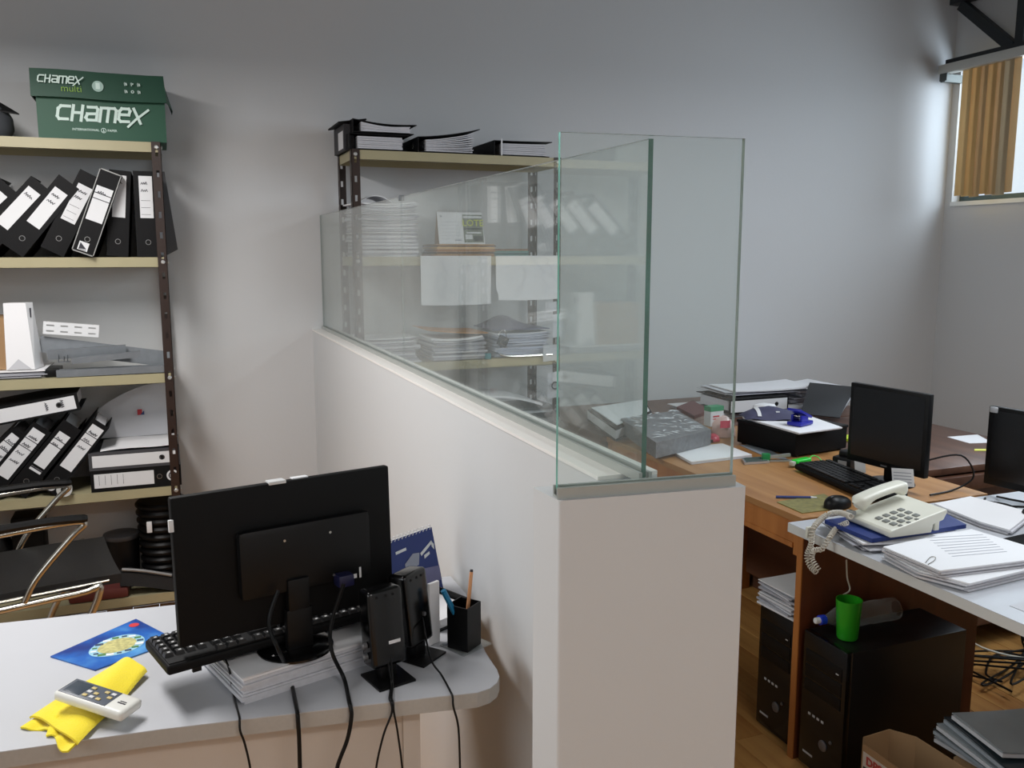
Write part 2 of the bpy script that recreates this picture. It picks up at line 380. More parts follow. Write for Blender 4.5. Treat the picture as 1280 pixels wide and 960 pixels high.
# ================================================================ shelving units
def post(sx, sy):
    """slotted angle: flange along x and flange along y, corner at the origin, opening towards (sx, sy)"""
    mb = MB(); W = .034; H = 1.917; t = .002; p = .076
    def flange(M):
        z = 0
        mb.box(0, .011, 0, t, 0, H, M=M); mb.box(.021, W, 0, t, 0, H, M=M)
        z = 0; zz = .04
        while zz < H:
            mb.box(.011, .021, 0, t, z, min(zz, H), M=M); z = zz + .024; zz += p
        if z < H: mb.box(.011, .021, 0, t, z, H, M=M)
    flange(Matrix.Diagonal((sx, sy, 1, 1)))
    flange(Matrix(((0, sx, 0, 0), (sy, 0, 0, 0), (0, 0, 1, 0), (0, 0, 0, 1))))
    return mb
SW, SD = .92, .30
LEV = (1.915, 1.49, 1.045, .595, .16)
def shelving(label, x, y):
    u = thing('shelving_unit', label, 'shelves', (x, y, 0))
    for (px, py, sx, sy) in ((0, 0, 1, 1), (SW, 0, -1, 1), (0, SD, 1, -1), (SW, SD, -1, -1)):
        post(sx, sy).build('post', STEELB, u, (px, py, 0))
    for z in LEV:
        mb = MB(); a = .003
        mb.box(a, SW - a, a, SD - a, -.0015, 0)                     # deck
        mb.box(a, SW - a, a, a + .0015, -.038, -.0015).box(a, SW - a, SD - a - .0015, SD - a, -.038, -.0015)
        mb.box(a, a + .0015, a, SD - a, -.038, -.0015).box(SW - a - .0015, SW - a, a, SD - a, -.038, -.0015)
        mb.box(a, SW - a, a, a + .014, -.038, -.0365)
        sh = mb.build('shelf', STEELC, u, (0, 0, z))
        for bx in (.016, SW - .016):
            MB().lathe([(.008, 0), (.008, .003), (.005, .006)], 8, M=T(bx, 0, -.018, rx=R(90))).build('bolt', BOLT, sh)
        for by in (.016, SD - .016):
            MB().lathe([(.007, 0), (.007, .003), (.004, .005)], 8, M=T(SW, by, -.018, ry=R(90))).build('bolt', BOLT, sh)
    return u
LSX, LSY = -.905, 3.64
MSX, MSY = .722, 3.60
shelving('tall brown-posted steel shelving unit on the left wall, full of black binders', LSX, LSY)
shelving('brown-posted steel shelving unit in the corner behind the glass screen', MSX, MSY)

# ---------------------------------------------------------------- binders
def binder(label, loc, rot=(0, 0, 0), w_=.078, h=.318, d=.275, lab=((.15, .295),), labw=.8, ring=.055, words=2, cover=BOARD, group=None, emblem=False, lines=0, split=False, full=False, pages=True, hole=None):
    b = thing('lever_binder', label, 'binder', loc, rot, group)
    t = .0028
    mb = MB(); mb.box(0, w_, 0, t, 0, h).box(0, t, t, d, 0, h).box(w_ - t, w_, t, d, 0, h)
    mb.build('cover', cover, b)
    if pages: MB().box(t + .008, w_ - t - .01, .025, d - .02, .012, h - .012).build('pages', PEDGE, b)
    ib = MB()
    for (z0, z1) in lab:
        lw = w_ * labw / 2; cx = w_ / 2
        MB().box(cx - lw, cx + lw, -.0006, 0, z0, z1).build('spine_label', LABELM, b)
        L = z1 - z0
        if words and L > .08:
            for k in range(words):
                zz = z1 - L * (.12 + .17 * k)
                scrawl(ib, cx - lw * .7, cx + lw * random.uniform(.2, .7), zz - .012, .010, -.0006, .0022)
        for k in range(lines):
            zz = z0 + L * (.08 + .5 * k / max(1, lines)); ib.box(cx - lw * .8, cx + lw * .6, -.001, -.0006, zz, zz + .0012)
        if split:
            for q in (.78, .62): ib.box(cx - lw, cx + lw, -.001, -.0006, z0 + L * q, z0 + L * q + .003)
    if ib.f: ib.build('writing', INK, b)
    rz_ = hole if hole is not None else ring
    M = T(w_ / 2, 0, rz_, rx=R(90))
    MB().lathe([(.0080, 0), (.0100, 0), (.0100, .0016), (.0080, .0016), (.0080, 0)], 16, M=M, cap=False).build('finger_ring', mat('nickel', (150, 150, 150), .35, metal=.9) if not full else BLACKP, b)
    MB().lathe([(.0075, 0), (.0075, .0012)], 12, M=M).build('finger_hole', mat('hole_black', (4, 4, 4), .9), b)
    if emblem:
        e = MB(); e.lathe([(.016, 0), (.016, .0006)], 20, M=T(w_ / 2, 0, .022, rx=R(90)))
        pl = e.build('emblem', LABELM, b)
        e = MB(); a0 = [(math.cos(q) * .009 + w_ / 2, .022 + math.sin(q) * .009) for q in [k * .5 for k in range(1, 11)]]
        stroke(e, a0, .003, -.0006); stroke(e, [(w_ / 2 - .004, .026), (w_ / 2, .019), (w_ / 2 + .006, .03)], .003, -.0006)
        e.build('emblem_mark', INK, pl)
    return b
def leaning(brx, brz, tilt, Y, **k):
    """binder whose bottom right corner rests at (brx, brz); leans right by tilt degrees"""
    w_ = k.get('w_', .078); a = R(tilt)
    # rotation about y by +a leans the top to +x ; bottom right corner local (w,0,0) -> (w cos a, 0, -w sin a)
    return dict(loc=(brx - w_ * math.cos(a), Y, brz + w_ * math.sin(a)), rot=(0, a, 0))
z2 = LEV[1] + .0008
G2 = 'lever binders on the second shelf of the left unit'
def X2(px, z): return at(px, 320, Y=LSY).x
rows = [  # px of bottom right corner, tilt, width, y offset, extras, label
    (201, .5, .083, .010, dict(lab=((.145, .300),), words=2, lines=3, labw=.56), 'upright black binder at the right end of the second shelf'),
    (160, 5, .075, .030, dict(lab=((.145, .300),), words=1, labw=.6), 'black binder second from the right post, partly hidden by a white-cornered one'),
    (117, 21, .076, -.018, dict(lab=((.125, .255),), words=1, split=True, labw=.76, cover=BOARD), 'leaning white-edged binder with divided label and small square emblem'),
    (79, 28, .082, .004, dict(lab=((.125, .270),), words=2, lines=3, labw=.62), 'leaning binder with handwritten label left of the white-edged one'),
    (28, 39, .080, .002, dict(lab=((.115, .275),), words=2, labw=.62), 'leaning binder with long plain label near the middle of the second shelf'),
    (-14, 42, .080, .006, dict(lab=((.115, .285),), words=1, labw=.6), 'leaning binder with label cut by the left edge of the photo, second shelf'),
    (-62, 45, .080, .012, dict(lab=((.115, .285),), words=1, labw=.6), 'farthest left leaning binder on the second shelf, only its top showing')]
for (px, tl, w_, dy, ex, lb) in rows:
    x = X2(px, z2)
    k = leaning(x, z2, tl, LSY + dy, w_=w_)
    b = binder(lb, k['loc'], k['rot'], w_=w_, group=G2, **ex)
    if tl == 21:
        e = MB()
        e.box(0, w_, -.0012, -.0002, 0, .004).box(0, w_, -.0012, -.0002, .314, .318).box(0, .003, -.0012, -.0002, 0, .318).box(w_ - .003, w_, -.0012, -.0002, 0, .318)
        e.build('metal_edging', mat('worn_edging', (150, 150, 148), .5, metal=.3), b)
        e = MB().box(.016, .05, -.0008, 0, .010, .042); pe = e.build('emblem', LABELM, b)
        MB().add([(.020, -.0012, .014), (.046, -.0012, .018), (.020, -.0012, .038)], [(0, 1, 2)]).box(.020, .046, -.0012, -.0008, .012, .014).build('emblem_mark', INK, pe)
# dark grey tapering upright piece behind the right post, paler block beside it
q = thing('grey_sheet', 'dark grey flat piece sticking out past the right post', 'folder', (.006, 3.86, z2 + .001))
MB().add([(0, 0, 0), (.052, 0, .028), (.018, 0, .335), (0, 0, .335), (0, .012, 0), (.052, .012, .028), (.018, .012, .335), (0, .012, .335)],
         [(0, 1, 2, 3), (7, 6, 5, 4), (0, 4, 5, 1), (1, 5, 6, 2), (2, 6, 7, 3), (3, 7, 4, 0)]).build('cover', mat('grey_card', (88, 88, 90), .7), q)
MB().box(-.10, .0, .001, .011, .004, .33).build('pages', PAPER2, q)

# fourth shelf binders
z4 = LEV[3] + .0008
G4 = 'lever binders on the fourth shelf of the left unit'
def X4(px): return at(px, 605, Y=LSY).x
for (px, tl, w_, dy, ex, lb) in [
    (68, 39, .066, .006, dict(lab=((.105, .300),), split=True, words=3, emblem=True, labw=.72), 'leaning binder with narrow grey divided label and round emblem'),
    (30, 40, .074, .010, dict(lab=((.100, .115), (.125, .275)), words=2, split=True, labw=.6), 'leaning binder with split white label and silver ring, fourth shelf'),
    (-9, 40, .074, .008, dict(lab=((.090, .300),), words=4, split=True, labw=.66, emblem=True), 'leaning binder with heavily handwritten label, fourth shelf'),
    (-48, 46, .074, .014, dict(lab=((.120, .300),), words=4, split=True, labw=.7), 'leaning binder at the left edge of the photo, fourth shelf')]:
    k = leaning(X4(px), z4, tl, LSY + dy, w_=w_)
    binder(lb, k['loc'], k['rot'], w_=w_, group=G4, **ex)
# lying binders at right
xL = at(112, 585, Y=LSY).x
def lying(x, y, z_top, **k):
    return dict(loc=(x, y, z_top), rot=(0, R(90), 0))
k = lying(xL, LSY + .004, z4 + .084)
binder('black binder lying flat with ruled label and round emblem, under another', k['loc'], k['rot'], w_=.083, h=.325, lab=((.012, .225),), labw=.66, words=0, lines=5, ring=.245, emblem=False, group=G4)
lb = bpy.data.objects[-1] if False else None
k = lying(xL - .002, LSY + .002, z4 + .084 + .070)
binder('grey binder with long white label lying flat on top of another', k['loc'], k['rot'], w_=.069, h=.325, lab=((.012, .318),), labw=.66, words=0, ring=.26, full=True, cover=mat('grey_board', (62, 62, 66), .6), group=G4)
# round emblem of the lower binder
em = MB().lathe([(.024, 0), (.024, .0008)], 24, M=T(0, 0, 0, rx=R(90)))
lower = [o for o in C.objects if o.get('label', '').startswith('black binder lying flat')][0]
e1 = MB().lathe([(.022, 0), (.022, .0008)], 24, M=T(.041, 0, .293, rx=R(90))).build('emblem', LABELM, lower)
e = MB(); stroke(e, [(.041 + .013 * math.cos(q), .293 + .013 * math.sin(q)) for q in [k_ * .4 for k_ in range(2, 15)]], .004, -.0008); stroke(e, [(.041, .286), (.047, .30)], .004, -.0008)
e.build('emblem_mark', INK, e1)
# binder lying across the leaning ones
p0 = at(96, 492, Y=LSY); p1 = at(0, 510, Y=LSY)
a = math.atan2(p0.z - p1.z, p0.x - p1.x)
hh = .33
binder('binder with long white spine label laid across the leaning ones', (p0.x - hh * math.cos(a), LSY - .006, p0.z - hh * math.sin(a) + .004), (0, R(90) - a, 0), w_=.066, h=hh, lab=((.010, .318),), labw=.76, words=2, ring=.262, full=True, group=G4)
# tape roll in front
p = at(81, 595, Y=LSY + .03)
tp = thing('tape_roll', 'white tape roll standing in front of the leaning binders', 'tape', (p.x - .0, LSY - .012, z4 + .0275), (R(90), 0, 0))
MB().lathe([(.012, -.009), (.027, -.009), (.027, .009), (.012, .009), (.012, -.009)], 28, cap=False).build('tape', mat('tape_white', (200, 200, 196), .5), tp)
MB().lathe([(.0095, -.0095), (.012, -.0095), (.012, .0095), (.0095, .0095), (.0095, -.0095)], 20, cap=False).build('core', BLACKP, tp)
# big white envelope behind
a0 = at(128, 540, Y=3.80)
ev = thing('white_envelope', 'large white plastic envelope with a small red and blue mark, above the flat binders', 'envelope', (a0.x - .02, 3.86, z4 + .158), (R(-12), 0, 0))
MB().grid(lambda u, v: (u * .262, .006 * math.sin(3 * u + 2 * v), .01 + v * (.215 - .10 * (1 - u) ** 2)), 10, 6, .003).build('sheet', PAPER2, ev)
MB().box(.150, .168, -.012, -.011, .095, .118).build('logo', mat('logo_red', (170, 40, 50), .6), ev)
MB().add([(.160, -.013, .095), (.176, -.013, .095), (.176, -.013, .112)], [(0, 1, 2)]).build('logo_corner', mat('logo_blue', (40, 60, 110), .6), ev)
# papers between
tag(MB().grid(lambda u, v: (xL + .04 + u * .28, LSY + .01 + v * .22, z4 + .160 + .010 * u + .003 * math.sin(6 * u)), 8, 4, .003).build('loose_papers', PAPER), 'thin white papers lying on the grey flat binder', 'papers')

# third shelf
z3 = LEV[2] + .0008
pA = at(6, 446, Y=LSY + .01); pB = at(38, 446, Y=LSY + .01)
bx = thing('paper_bag', 'tall white paper bag standing on papers on the third shelf', 'bag', (pA.x, LSY + .022, z3 + .034))
bw = pB.x - pA.x; bh = .245
MB().add([(0, 0, 0), (bw + .01, 0, 0), (bw + .03, .09, 0), (.02, .09, 0), (.004, .02, bh), (bw - .006, .02, bh), (bw + .012, .06, bh), (.02, .06, bh)],
         [(3, 2, 1, 0), (0, 1, 5, 4), (1, 2, 6, 5), (2, 3, 7, 6), (3, 0, 4, 7), (4, 5, 6, 7)]).build('body', PAPER, bx)
MB().add([(.004, -.001, .002), (bw, -.001, .002), (bw * .5, .0005, .04)], [(0, 1, 2)]).build('fold', PAPER2, bx)
MB().box(bw + .004, bw + .0075, .03, .045, bh - .055, bh - .02).build('handle_tab', INK, bx)
def stack(name, label, cat, loc, w_, d, h, n, rot=0, jit=.006, mats=None, top=0, tilt=0, group=None, ang=2.0, curl=0.0):
    """pile of sheets: layers with their own offset and angle"""
    mats = mats or (PAPER, PEDGE, PEDGE2)
    mb = MB(); z = 0; hs_ = [random.uniform(.5, 1.5) for _ in range(n)]; tot = sum(hs_)
    for i in range(n):
        th = h * hs_[i] / tot; s = 1 - random.uniform(0, .05); lo = 1 + (i % (len(mats) - 1))
        M = T(random.uniform(-jit, jit), random.uniform(-jit, jit), z, rz=R(random.uniform(-ang, ang)))
        c0 = curl * random.uniform(.3, 1) * (i / n)
        if curl and i > n * .4:
            mb.grid(lambda u, v: ((u - .5) * w_ * s, (v - .5) * d * s, th * .92 + c0 * (abs(u - .4) ** 2) * 2), 6, 2, th * .8, mi=(lo if i < n - 1 else 0), M=M, smooth=False)
        else:
            mb.box(-w_ * s / 2, w_ * s / 2, -d * s / 2, d * s / 2, 0, th * .90, mi=(lo if i < n - 1 else 0), M=M)
        z += th
    o = mb.build(name, list(mats), None, loc); o.rotation_euler = (0, tilt, rot)
    if cat: tag(o, label, cat, group)
    return o
stack('paper_pile', 'low pile of papers and magazines under the white paper bag', 'papers', (-.62, LSY + .16, z3), .38, .26, .032, 7, jit=.01)
# galvanised channels
def channel(name, label, p, q, y, web=.05, fl_=.02, th=.0018, holes=0, kind='U', mirror=1, matx=GALV, tiltx=0):
    """profile from p to q (x, z) on plane y, web facing -y"""
    L = math.hypot(q[0] - p[0], q[1] - p[1]); a = math.atan2(q[1] - p[1], q[0] - p[0])
    o = thing(name, label, 'metal profile', (p[0], y, p[1]), (tiltx, -a, 0), 'galvanised metal profiles on the third shelf')
    mb = MB()
    if holes:
        hs = [(L * (k + .5) / holes) for k in range(holes)]
        z0s = (web * .26, web * .70); zz = 0
        edges = [0, web * .20, web * .32, web * .66, web * .78, web]
        mb.box(0, L, 0, th, edges[0], edges[1]).box(0, L, 0, th, edges[2], edges[3]).box(0, L, 0, th, edges[4], edges[5])
        for (e0, e1) in ((edges[1], edges[2]), (edges[3], edges[4])):
            x0 = 0
            for hx in hs: mb.box(x0, hx - .013, 0, th, e0, e1); x0 = hx + .013
            mb.box(x0, L, 0, th, e0, e1)
    else: mb.box(0, L, 0, th, 0, web)
    mb.box(0, L, th, fl_, 0, th)
    if kind == 'U': mb.box(0, L, th, fl_, web - th, web)
    mb.build('web', matx, o)
    return o
def P3(px, py, Y=LSY): v = at(px, py, Y=Y); return (v.x, v.z)
channel('metal_profile', 'long galvanised channel lying along the front of the third shelf', (P3(70, 466)[0], z3 + .001), (P3(212, 457)[0], z3 + .003), LSY + .006, .026, .05)
channel('metal_profile', 'short galvanised strip lying on the front channel', P3(90, 455, LSY + .02), P3(176, 446, LSY + .02), LSY + .012, .022, .03)
channel('metal_profile', 'wide galvanised plate sloping down to the right post behind the strips', P3(48, 440, LSY + .12), (P3(222, 452, LSY + .12)[0] - .03, z3 + .008), LSY + .12, .062, .03, tiltx=R(-6))
channel('metal_profile', 'grey galvanised rail in the middle of the metal profiles pile', P3(60, 450, LSY + .07), P3(158, 443, LSY + .07), LSY + .07, .036, .03)
channel('metal_profile', 'bright white slotted strip with eight slots, topmost on the third shelf', P3(53, 417.5, LSY + .09), P3(123, 422, LSY + .09), LSY + .10, .047, .02, holes=4, matx=mat('white_zinc', (232, 234, 236), .35, metal=.1))
# little clips pile
hb = thing('steel_bracket', 'small bent steel bracket among the metal profiles', 'bracket', (P3(70, 444)[0], LSY + .05, z3 + .052))
MB().box(0, .04, 0, .02, 0, .002).box(0, .002, 0, .02, 0, .03).box(.018, .020, 0, .02, 0, .022).box(.03, .032, 0, .02, 0, .028).build('plate', GALV, hb)
tag(MB().rbox(P3(54, 450)[0], P3(72, 450)[0], LSY + .03, LSY + .16, z3 + .001, z3 + .03, .003).build('black_case', BLACKP), 'small black case at the left end of the metal profiles', 'case')
# brown carton at the left edge
tag(MB().box(-.80, P3(3, 400)[0], LSY + .05, LSY + .26, z3 + .034, z3 + .225).build('brown_carton', CARD), 'brown carton cut off by the left edge, third shelf', 'box')

# top shelf box
z1 = LEV[0] + .0008
q0 = at(48, 165, Y=LSY + .01); q1 = at(208, 168, Y=LSY + .01)
BW = q1.x - q0.x; BH = .185
gb = thing('paper_carton', 'green cardboard paper carton with white lettering on the top shelf', 'box', (q0.x, LSY + .008, z1))
MB().box(0, BW, 0, .27, 0, BH).build('body', GREEN, gb)
lid = MB()
LH = .098; LB = BH - .045
vs = [(-.012, -.016, LB), (BW + .006, -.016, LB - .002), (BW - .004, -.002, LB + LH), (-.010, -.002, LB + LH)]
lid.grid(lambda u, v: (-.014 + u * (BW + .020) - .006 * v * (u > .5), -.018 + .014 * v - .004 * math.sin(u * 3.14) * (1 - v), LB + .002 * math.sin(u * 7) + LH * v), 10, 2, .003, smooth=False)
lid.box(-.012, BW + .0, -.002, .284, LB + LH - .003, LB + LH)
lid.box(-.013, -.010, 0, .284, LB, LB + LH)
lid.add([(BW + .006, -.016, LB), (BW + .028, .10, LB - .01), (BW + .028, .284, LB), (BW - .004, .284, LB + LH), (BW - .008, -.002, LB + LH)], [(0, 1, 2, 3, 4), (4, 3, 2, 1, 0)])
lid.build('lid', GREEND, gb)
# lettering (drawn as strokes): C H a m e X
def chamex(mb, x, z, s, y, wd, sh=.18, M=None):
    def P(pts): return [(x + (a + b * sh) * s, z + b * s) for a, b in pts]
    stroke(mb, P([(.72, .9), (.2, .9), (.05, .72), (.05, .22), (.18, .05), (.68, .05)]), wd, y, M=M)
    x += .90 * s; y -= .001
    stroke(mb, P([(.05, .95), (.05, 0)]), wd, y); stroke(mb, P([(.05, .5), (.62, .5)]), wd, y); stroke(mb, P([(.62, .95), (.62, 0)]), wd, y)
    x += .86 * s; y -= .001
    stroke(mb, P([(.1, .9), (.6, .9), (.7, .78), (.7, .05), (.15, .05), (.03, .2), (.1, .45), (.7, .48)]), wd, y)
    x += .88 * s; y -= .001
    stroke(mb, P([(.03, 0), (.03, .88), (.85, .88), (.98, .75), (.98, 0)]), wd, y); stroke(mb, P([(.5, .88), (.5, 0)]), wd, y)
    x += 1.16 * s; y -= .001
    stroke(mb, P([(.68, .05), (.18, .05), (.03, .2), (.03, .72), (.15, .9), (.58, .9), (.68, .76), (.64, .5), (.05, .5)]), wd, y)
    x += .82 * s; y -= .001
    stroke(mb, P([(.08, .92), (.62, -.02)]), wd, y); stroke(mb, P([(-.12, -.28), (.30, .22), (1.0, .88)]), wd * .8, y)
mb = MB(); chamex(mb, .060, .066, .0535, -.0008, .0098); mb.build('lettering', PALE, gb)
f_ = lambda v: -.0215 + .014 * v
mb = MB(); chamex(mb, .010, LB + .050, .0258, -.0195, .0046); mb.build('lid_lettering', PALE, gb)
text('lid_lettering', 'multi', .034, LIME, T(.118, -.0200, LB + .032) @ FRONT, gb, th=.001, bold=-.0002)
mb = MB(); mb.lathe([(.019, 0), (.019, .001)], 24, M=T(.205, -.0195, LB + .046, rx=R(90))); em_ = mb.build('lid_emblem', mat('pale_grey_print', (150, 178, 168), .6), gb)
mb = MB(); mb.box(.198, .212, -.022, -.0205, LB + .036, LB + .058); mb.build('emblem_page', PALE, em_)
mb = MB()
for i in range(3):
    for j in range(2):
        cx = .298 + i * .022; cz = LB + .060 - j * .026
        if (i, j) == (1, 1): mb.lathe([(.003, 0), (.0055, 0), (.0055, .001), (.003, .001), (.003, 0)], 12, M=T(cx, -.0195, cz, rx=R(90)), cap=False)
        else:
            mb.box(cx - .0055, cx + .004, -.0205, -.0195, cz - .001, cz + .004); mb.box(cx - .004, cx - .001, -.0205, -.0195, cz - .006, cz + .006)
            if i != 1: mb.box(cx + .001, cx + .005, -.0205, -.0195, cz - .005, cz)
mb.build('pictograms', PALE, gb)
text('lettering', 'INTERNATIONAL', .0115, PALE, T(.155, -.0005, .034) @ FRONT, gb, bold=.0001)
text('lettering', 'PAPER', .0115, PALE, T(.243, -.0005, .034) @ FRONT, gb, bold=.0001)
mb = MB(); mb.lathe([(.0072, 0), (.0090, 0), (.0090, .0006), (.0072, .0006), (.0072, 0)], 20, M=T(.214, 0, .034, rx=R(90)), cap=False)
stroke(mb, [(.211, .029), (.214, .035), (.217, .029)], .0012, 0); stroke(mb, [(.214, .028), (.214, .040)], .0012, 0)
mb.build('round_mark', PALE, gb)
# dark cap at left edge of top shelf
cp = thing('dark_helmet', 'dark grey rounded bundle with a pointed flap at the left edge of the top shelf', 'bundle', (at(-22, 165, Y=LSY + .08).x, LSY + .10, z1))
mb = MB(); mb.lathe([(.085, 0), (.10, .03), (.098, .07), (.082, .10), (.04, .125), (.001, .13)], 20, M=T(0, 0, 0)); mb.build('body', mat('grey_fabric', (58, 60, 64), .8, var=.3), cp)
MB().add([(-.09, -.07, .115), (.125, -.05, .085), (.03, .05, .15), (-.09, -.07, .105), (.125, -.05, .08), (.03, .05, .14)], [(0, 1, 2), (5, 4, 3), (0, 3, 4, 1), (1, 4, 5, 2), (2, 5, 3, 0)]).build('flap', BLACKM, cp)

# bottom shelf items
z5 = LEV[4] + .0008
def X5(px, Y=LSY + .1): return at(px, 700, Y=Y).x
rp = thing('plant_pot_stack', 'tall stack of ribbed black plastic pots on the bottom shelf behind the monitor', 'pots', (X5(213) - .02, LSY + .15, z5))
mb = MB(); pr = []
for k in range(11):
    z = k * .032; pr += [(.078 + k * .0015, z), (.088 + k * .0015, z + .010), (.088 + k * .0015, z + .018), (.078 + k * .0015, z + .028)]
mb.lathe(pr, 28); mb.build('pots', BLACKP, rp)
MB().rbox(-.06, -.04, -.105, -.095, .24, .285, .003).build('tag', LABELM, rp)
tag(MB().rbox(X5(178), X5(188), LSY + .245, LSY + .285, z5, z5 + .33, .01).build('black_box', BLACKM), 'narrow black box between the ribbed pots and the lidded bucket', 'box')
bk = thing('bucket', 'round black bucket with grey lid on the bottom shelf', 'bucket', (X5(154, LSY + .17), LSY + .17, z5))
MB().lathe([(.060, 0), (.066, .19), (.066, .2)], 28).build('body', BLACKP, bk)
MB().lathe([(.069, .198), (.071, .205), (.069, .215), (.04, .222), (.001, .223)], 28).build('lid', mat('dark_grey_lid', (52, 52, 54), .4), bk)
tag(MB().rbox(X5(20, LSY + .2), X5(60, LSY + .2), LSY + .14, LSY + .27, z5, z5 + .325, .01).build('black_box', BLACKM), 'tall black box at the back of the bottom shelf, behind the chair', 'box')
tag(MB().lathe([(.07, 0), (.075, .2), (.05, .26), (.03, .27)], 24).build('black_jug', BLACKP, None, (X5(-6, LSY + .2), LSY + .19, z5)), 'rounded black container cut off at the left, bottom shelf', 'container')
sb = thing('laptop_bag', 'black soft bag with a grey strip lying at the right of the bottom shelf', 'bag', (X5(150), LSY + .01, z5))
MB().grid(lambda u, v: (u * .20, v * .055 - .01, .10 - .05 * u ** 1.5 + .01 * math.sin(9 * u) * v - .05 * (v < .01)), 10, 6, .045).build('body', mat('bag_fabric', (20, 20, 22), .7, bump=.4), sb)
MB().tube(smooth_path([(.01, 0, .115), (.09, -.006, .10), (.19, -.004, .068)]), .006, 6).build('strip', mat('strip_grey', (140, 140, 140), .5), sb)
tag(MB().rbox(X5(85), X5(160), LSY + .0, LSY + .20, z5, z5 + .045, .015).build('red_folder', mat('dull_red', (96, 44, 40), .6)), 'dull red flat case on the bottom shelf under the bag', 'case')

# ---------------------------------------------------------------- chrome chair between desk and shelves
ch = thing('visitor_chair', 'black visitor chair with chrome tube frame and arms, behind the white desk', 'chair', (-.555, 3.18, 0), R(10))
SEAT = mat('black_vinyl', (20, 20, 22), .45, bump=.2)
def seatf(u, v): return (-.30 + u * .64, -.22 + v * .44, .455 + .02 * u - .012 * math.sin(math.pi * v) + .01 * math.sin(math.pi * u))
MB().grid(seatf, 12, 8, .03).build('seat', SEAT, ch)
MB().grid(lambda u, v: (-.34 - .10 * v, -.22 + u * .44, .47 + v * .42), 8, 8, .03).build('backrest', SEAT, ch)
for s in (-1, 1):
    y = s * .255
    pts = [(-.42, y, .86), (-.36, y, .50), (-.20, y, .435), (.20, y, .445), (.27, y, .44), (.16, y, .22), (.05, y, .02), (-.30, y, .018), (-.36, y, .018)]
    MB().tube(smooth_path(pts, 6), .011, 10).build('leg_frame', CHROME, ch)
    arm = [(.06, y, .448), (.10, y, .52), (.20, y, .63), (.24, y, .668), (.20, y, .678), (.05, y, .672), (-.15, y, .655), (-.34, y, .62)]
    MB().tube(smooth_path(arm, 8), .010, 10).build('arm_frame', CHROME, ch)
    MB().tube(smooth_path([(.25, y, .684), (.14, y, .690), (-.02, y, .685), (-.16, y, .668)]), [.010] + [.014] * 22 + [.012] * 2, 8).build('arm_pad', BLACKP, ch)
    MB().tube([(-.22, y, .448), (-.20, y, .67)], .008, 8).build('arm_strut', CHROME, ch)
MB().tube([(-.36, -.255, .018), (-.36, .255, .018)], .011, 10).build('floor_bar', CHROME, ch)
MB().tube([(-.31, -.245, .452), (.30, -.245, .468)], .004, 8).build('seat_trim', CHROME, ch)

# ================================================================ middle shelf contents
CYC = Matrix(((0, 1, 0), (0, 0, 1), (1, 0, 0)))      # local x->Z, y->X, z->Y : binder lying flat, spine facing -X
def flat_file(label, px, py, Y, z, w_=.07, sag=.0, d=.27, h=.29, rise=0.0, ring=False, grp=None):
    """lever file lying flat, spine to the left, page edges facing the room"""
    x = px
    f = thing('flat_binder', label, 'binder', (x, Y, z), (0, 0, 0), grp)
    t = .003
    up = lambda u: rise * u * u
    # spine at left, lower board, upper board bending up
    MB().box(0, t, 0, h, 0, w_).build('spine', BOARD, f)
    MB().box(t, d, 0, h, 0, t).build('lower_board', BOARD, f)
    MB().grid(lambda u, v: (t + u * (d + .01), v * h, w_ - sag * math.sin(u * 3.1) + up(u)), 10, 2, t, smooth=False).build('upper_board', BOARD, f)
    mb = MB(); n = 9
    for k in range(n):
        z0 = t + .002 + (w_ - .012 - t) * k / n; k1 = k / n
        mb.grid(lambda u, v: (.035 + u * (d - .05 + random.uniform(-.004, .004)), .004 + .002 * (k % 3) + v * (h - .015), z0 + (w_ - .01) / n * .8 + k1 * (up(u) * .95 - sag * math.sin(u * 3.1))), 8, 1, (w_ - .012) / n * .72, mi=k % 2, smooth=False)
    mb.build('pages', [PEDGE, PAPER2], f)
    if ring: MB().lathe([(.008, 0), (.011, 0), (.011, .002), (.008, .002), (.008, 0)], 14, M=T(0, .08, w_ / 2, ry=R(-90)), cap=False).build('finger_ring', CHROME, f)
    return f
GM = 'flat binders on top of the corner shelving unit'
def XM(px, py=185): return at(px, py, Y=MSY).x
flat_file('lower of the two flat binders at the left end of the corner shelf top', XM(437), 0, MSY + .002, z1, .064, d=.235, ring=True, grp=GM)
flat_file('upper binder with sagging cover, left end of the corner shelf top', XM(442), 0, MSY + .005, z1 + .068, .052, sag=.012, d=.25, rise=-.012, grp=GM)
flat_file('middle flat binder with its cover springing open upward', XM(523), 0, MSY + .002, z1, .062, d=.255, rise=.042, sag=-.004, ring=True, grp=GM)
mf = flat_file('right flat binder with thick ragged pages on the corner shelf top', XM(618), 0, MSY + .002, z1, .062, d=.255, rise=.004, grp=GM)
# strap on the right binder + clip board at far left
MB().box(.030, .036, -.004, -.001, 0, .07).build('strap', LABELM, mf)
sc_ = thing('old_file', 'scuffed grey box file sticking out at the left of the corner shelf top', 'file', (MSX - .016, MSY + .06, z1), (0, 0, R(0)))
MB().box(0, .040, 0, .22, 0, .105).build('body', MOTTLE, sc_)
MB().box(-.005, .11, -.01, .23, .107, .113, M=T(0, 0, 0, ry=R(-9))).build('flap', BOARD, sc_)
MB().box(-.001, 0, .02, .12, .01, .08).build('label', LABELM, sc_)
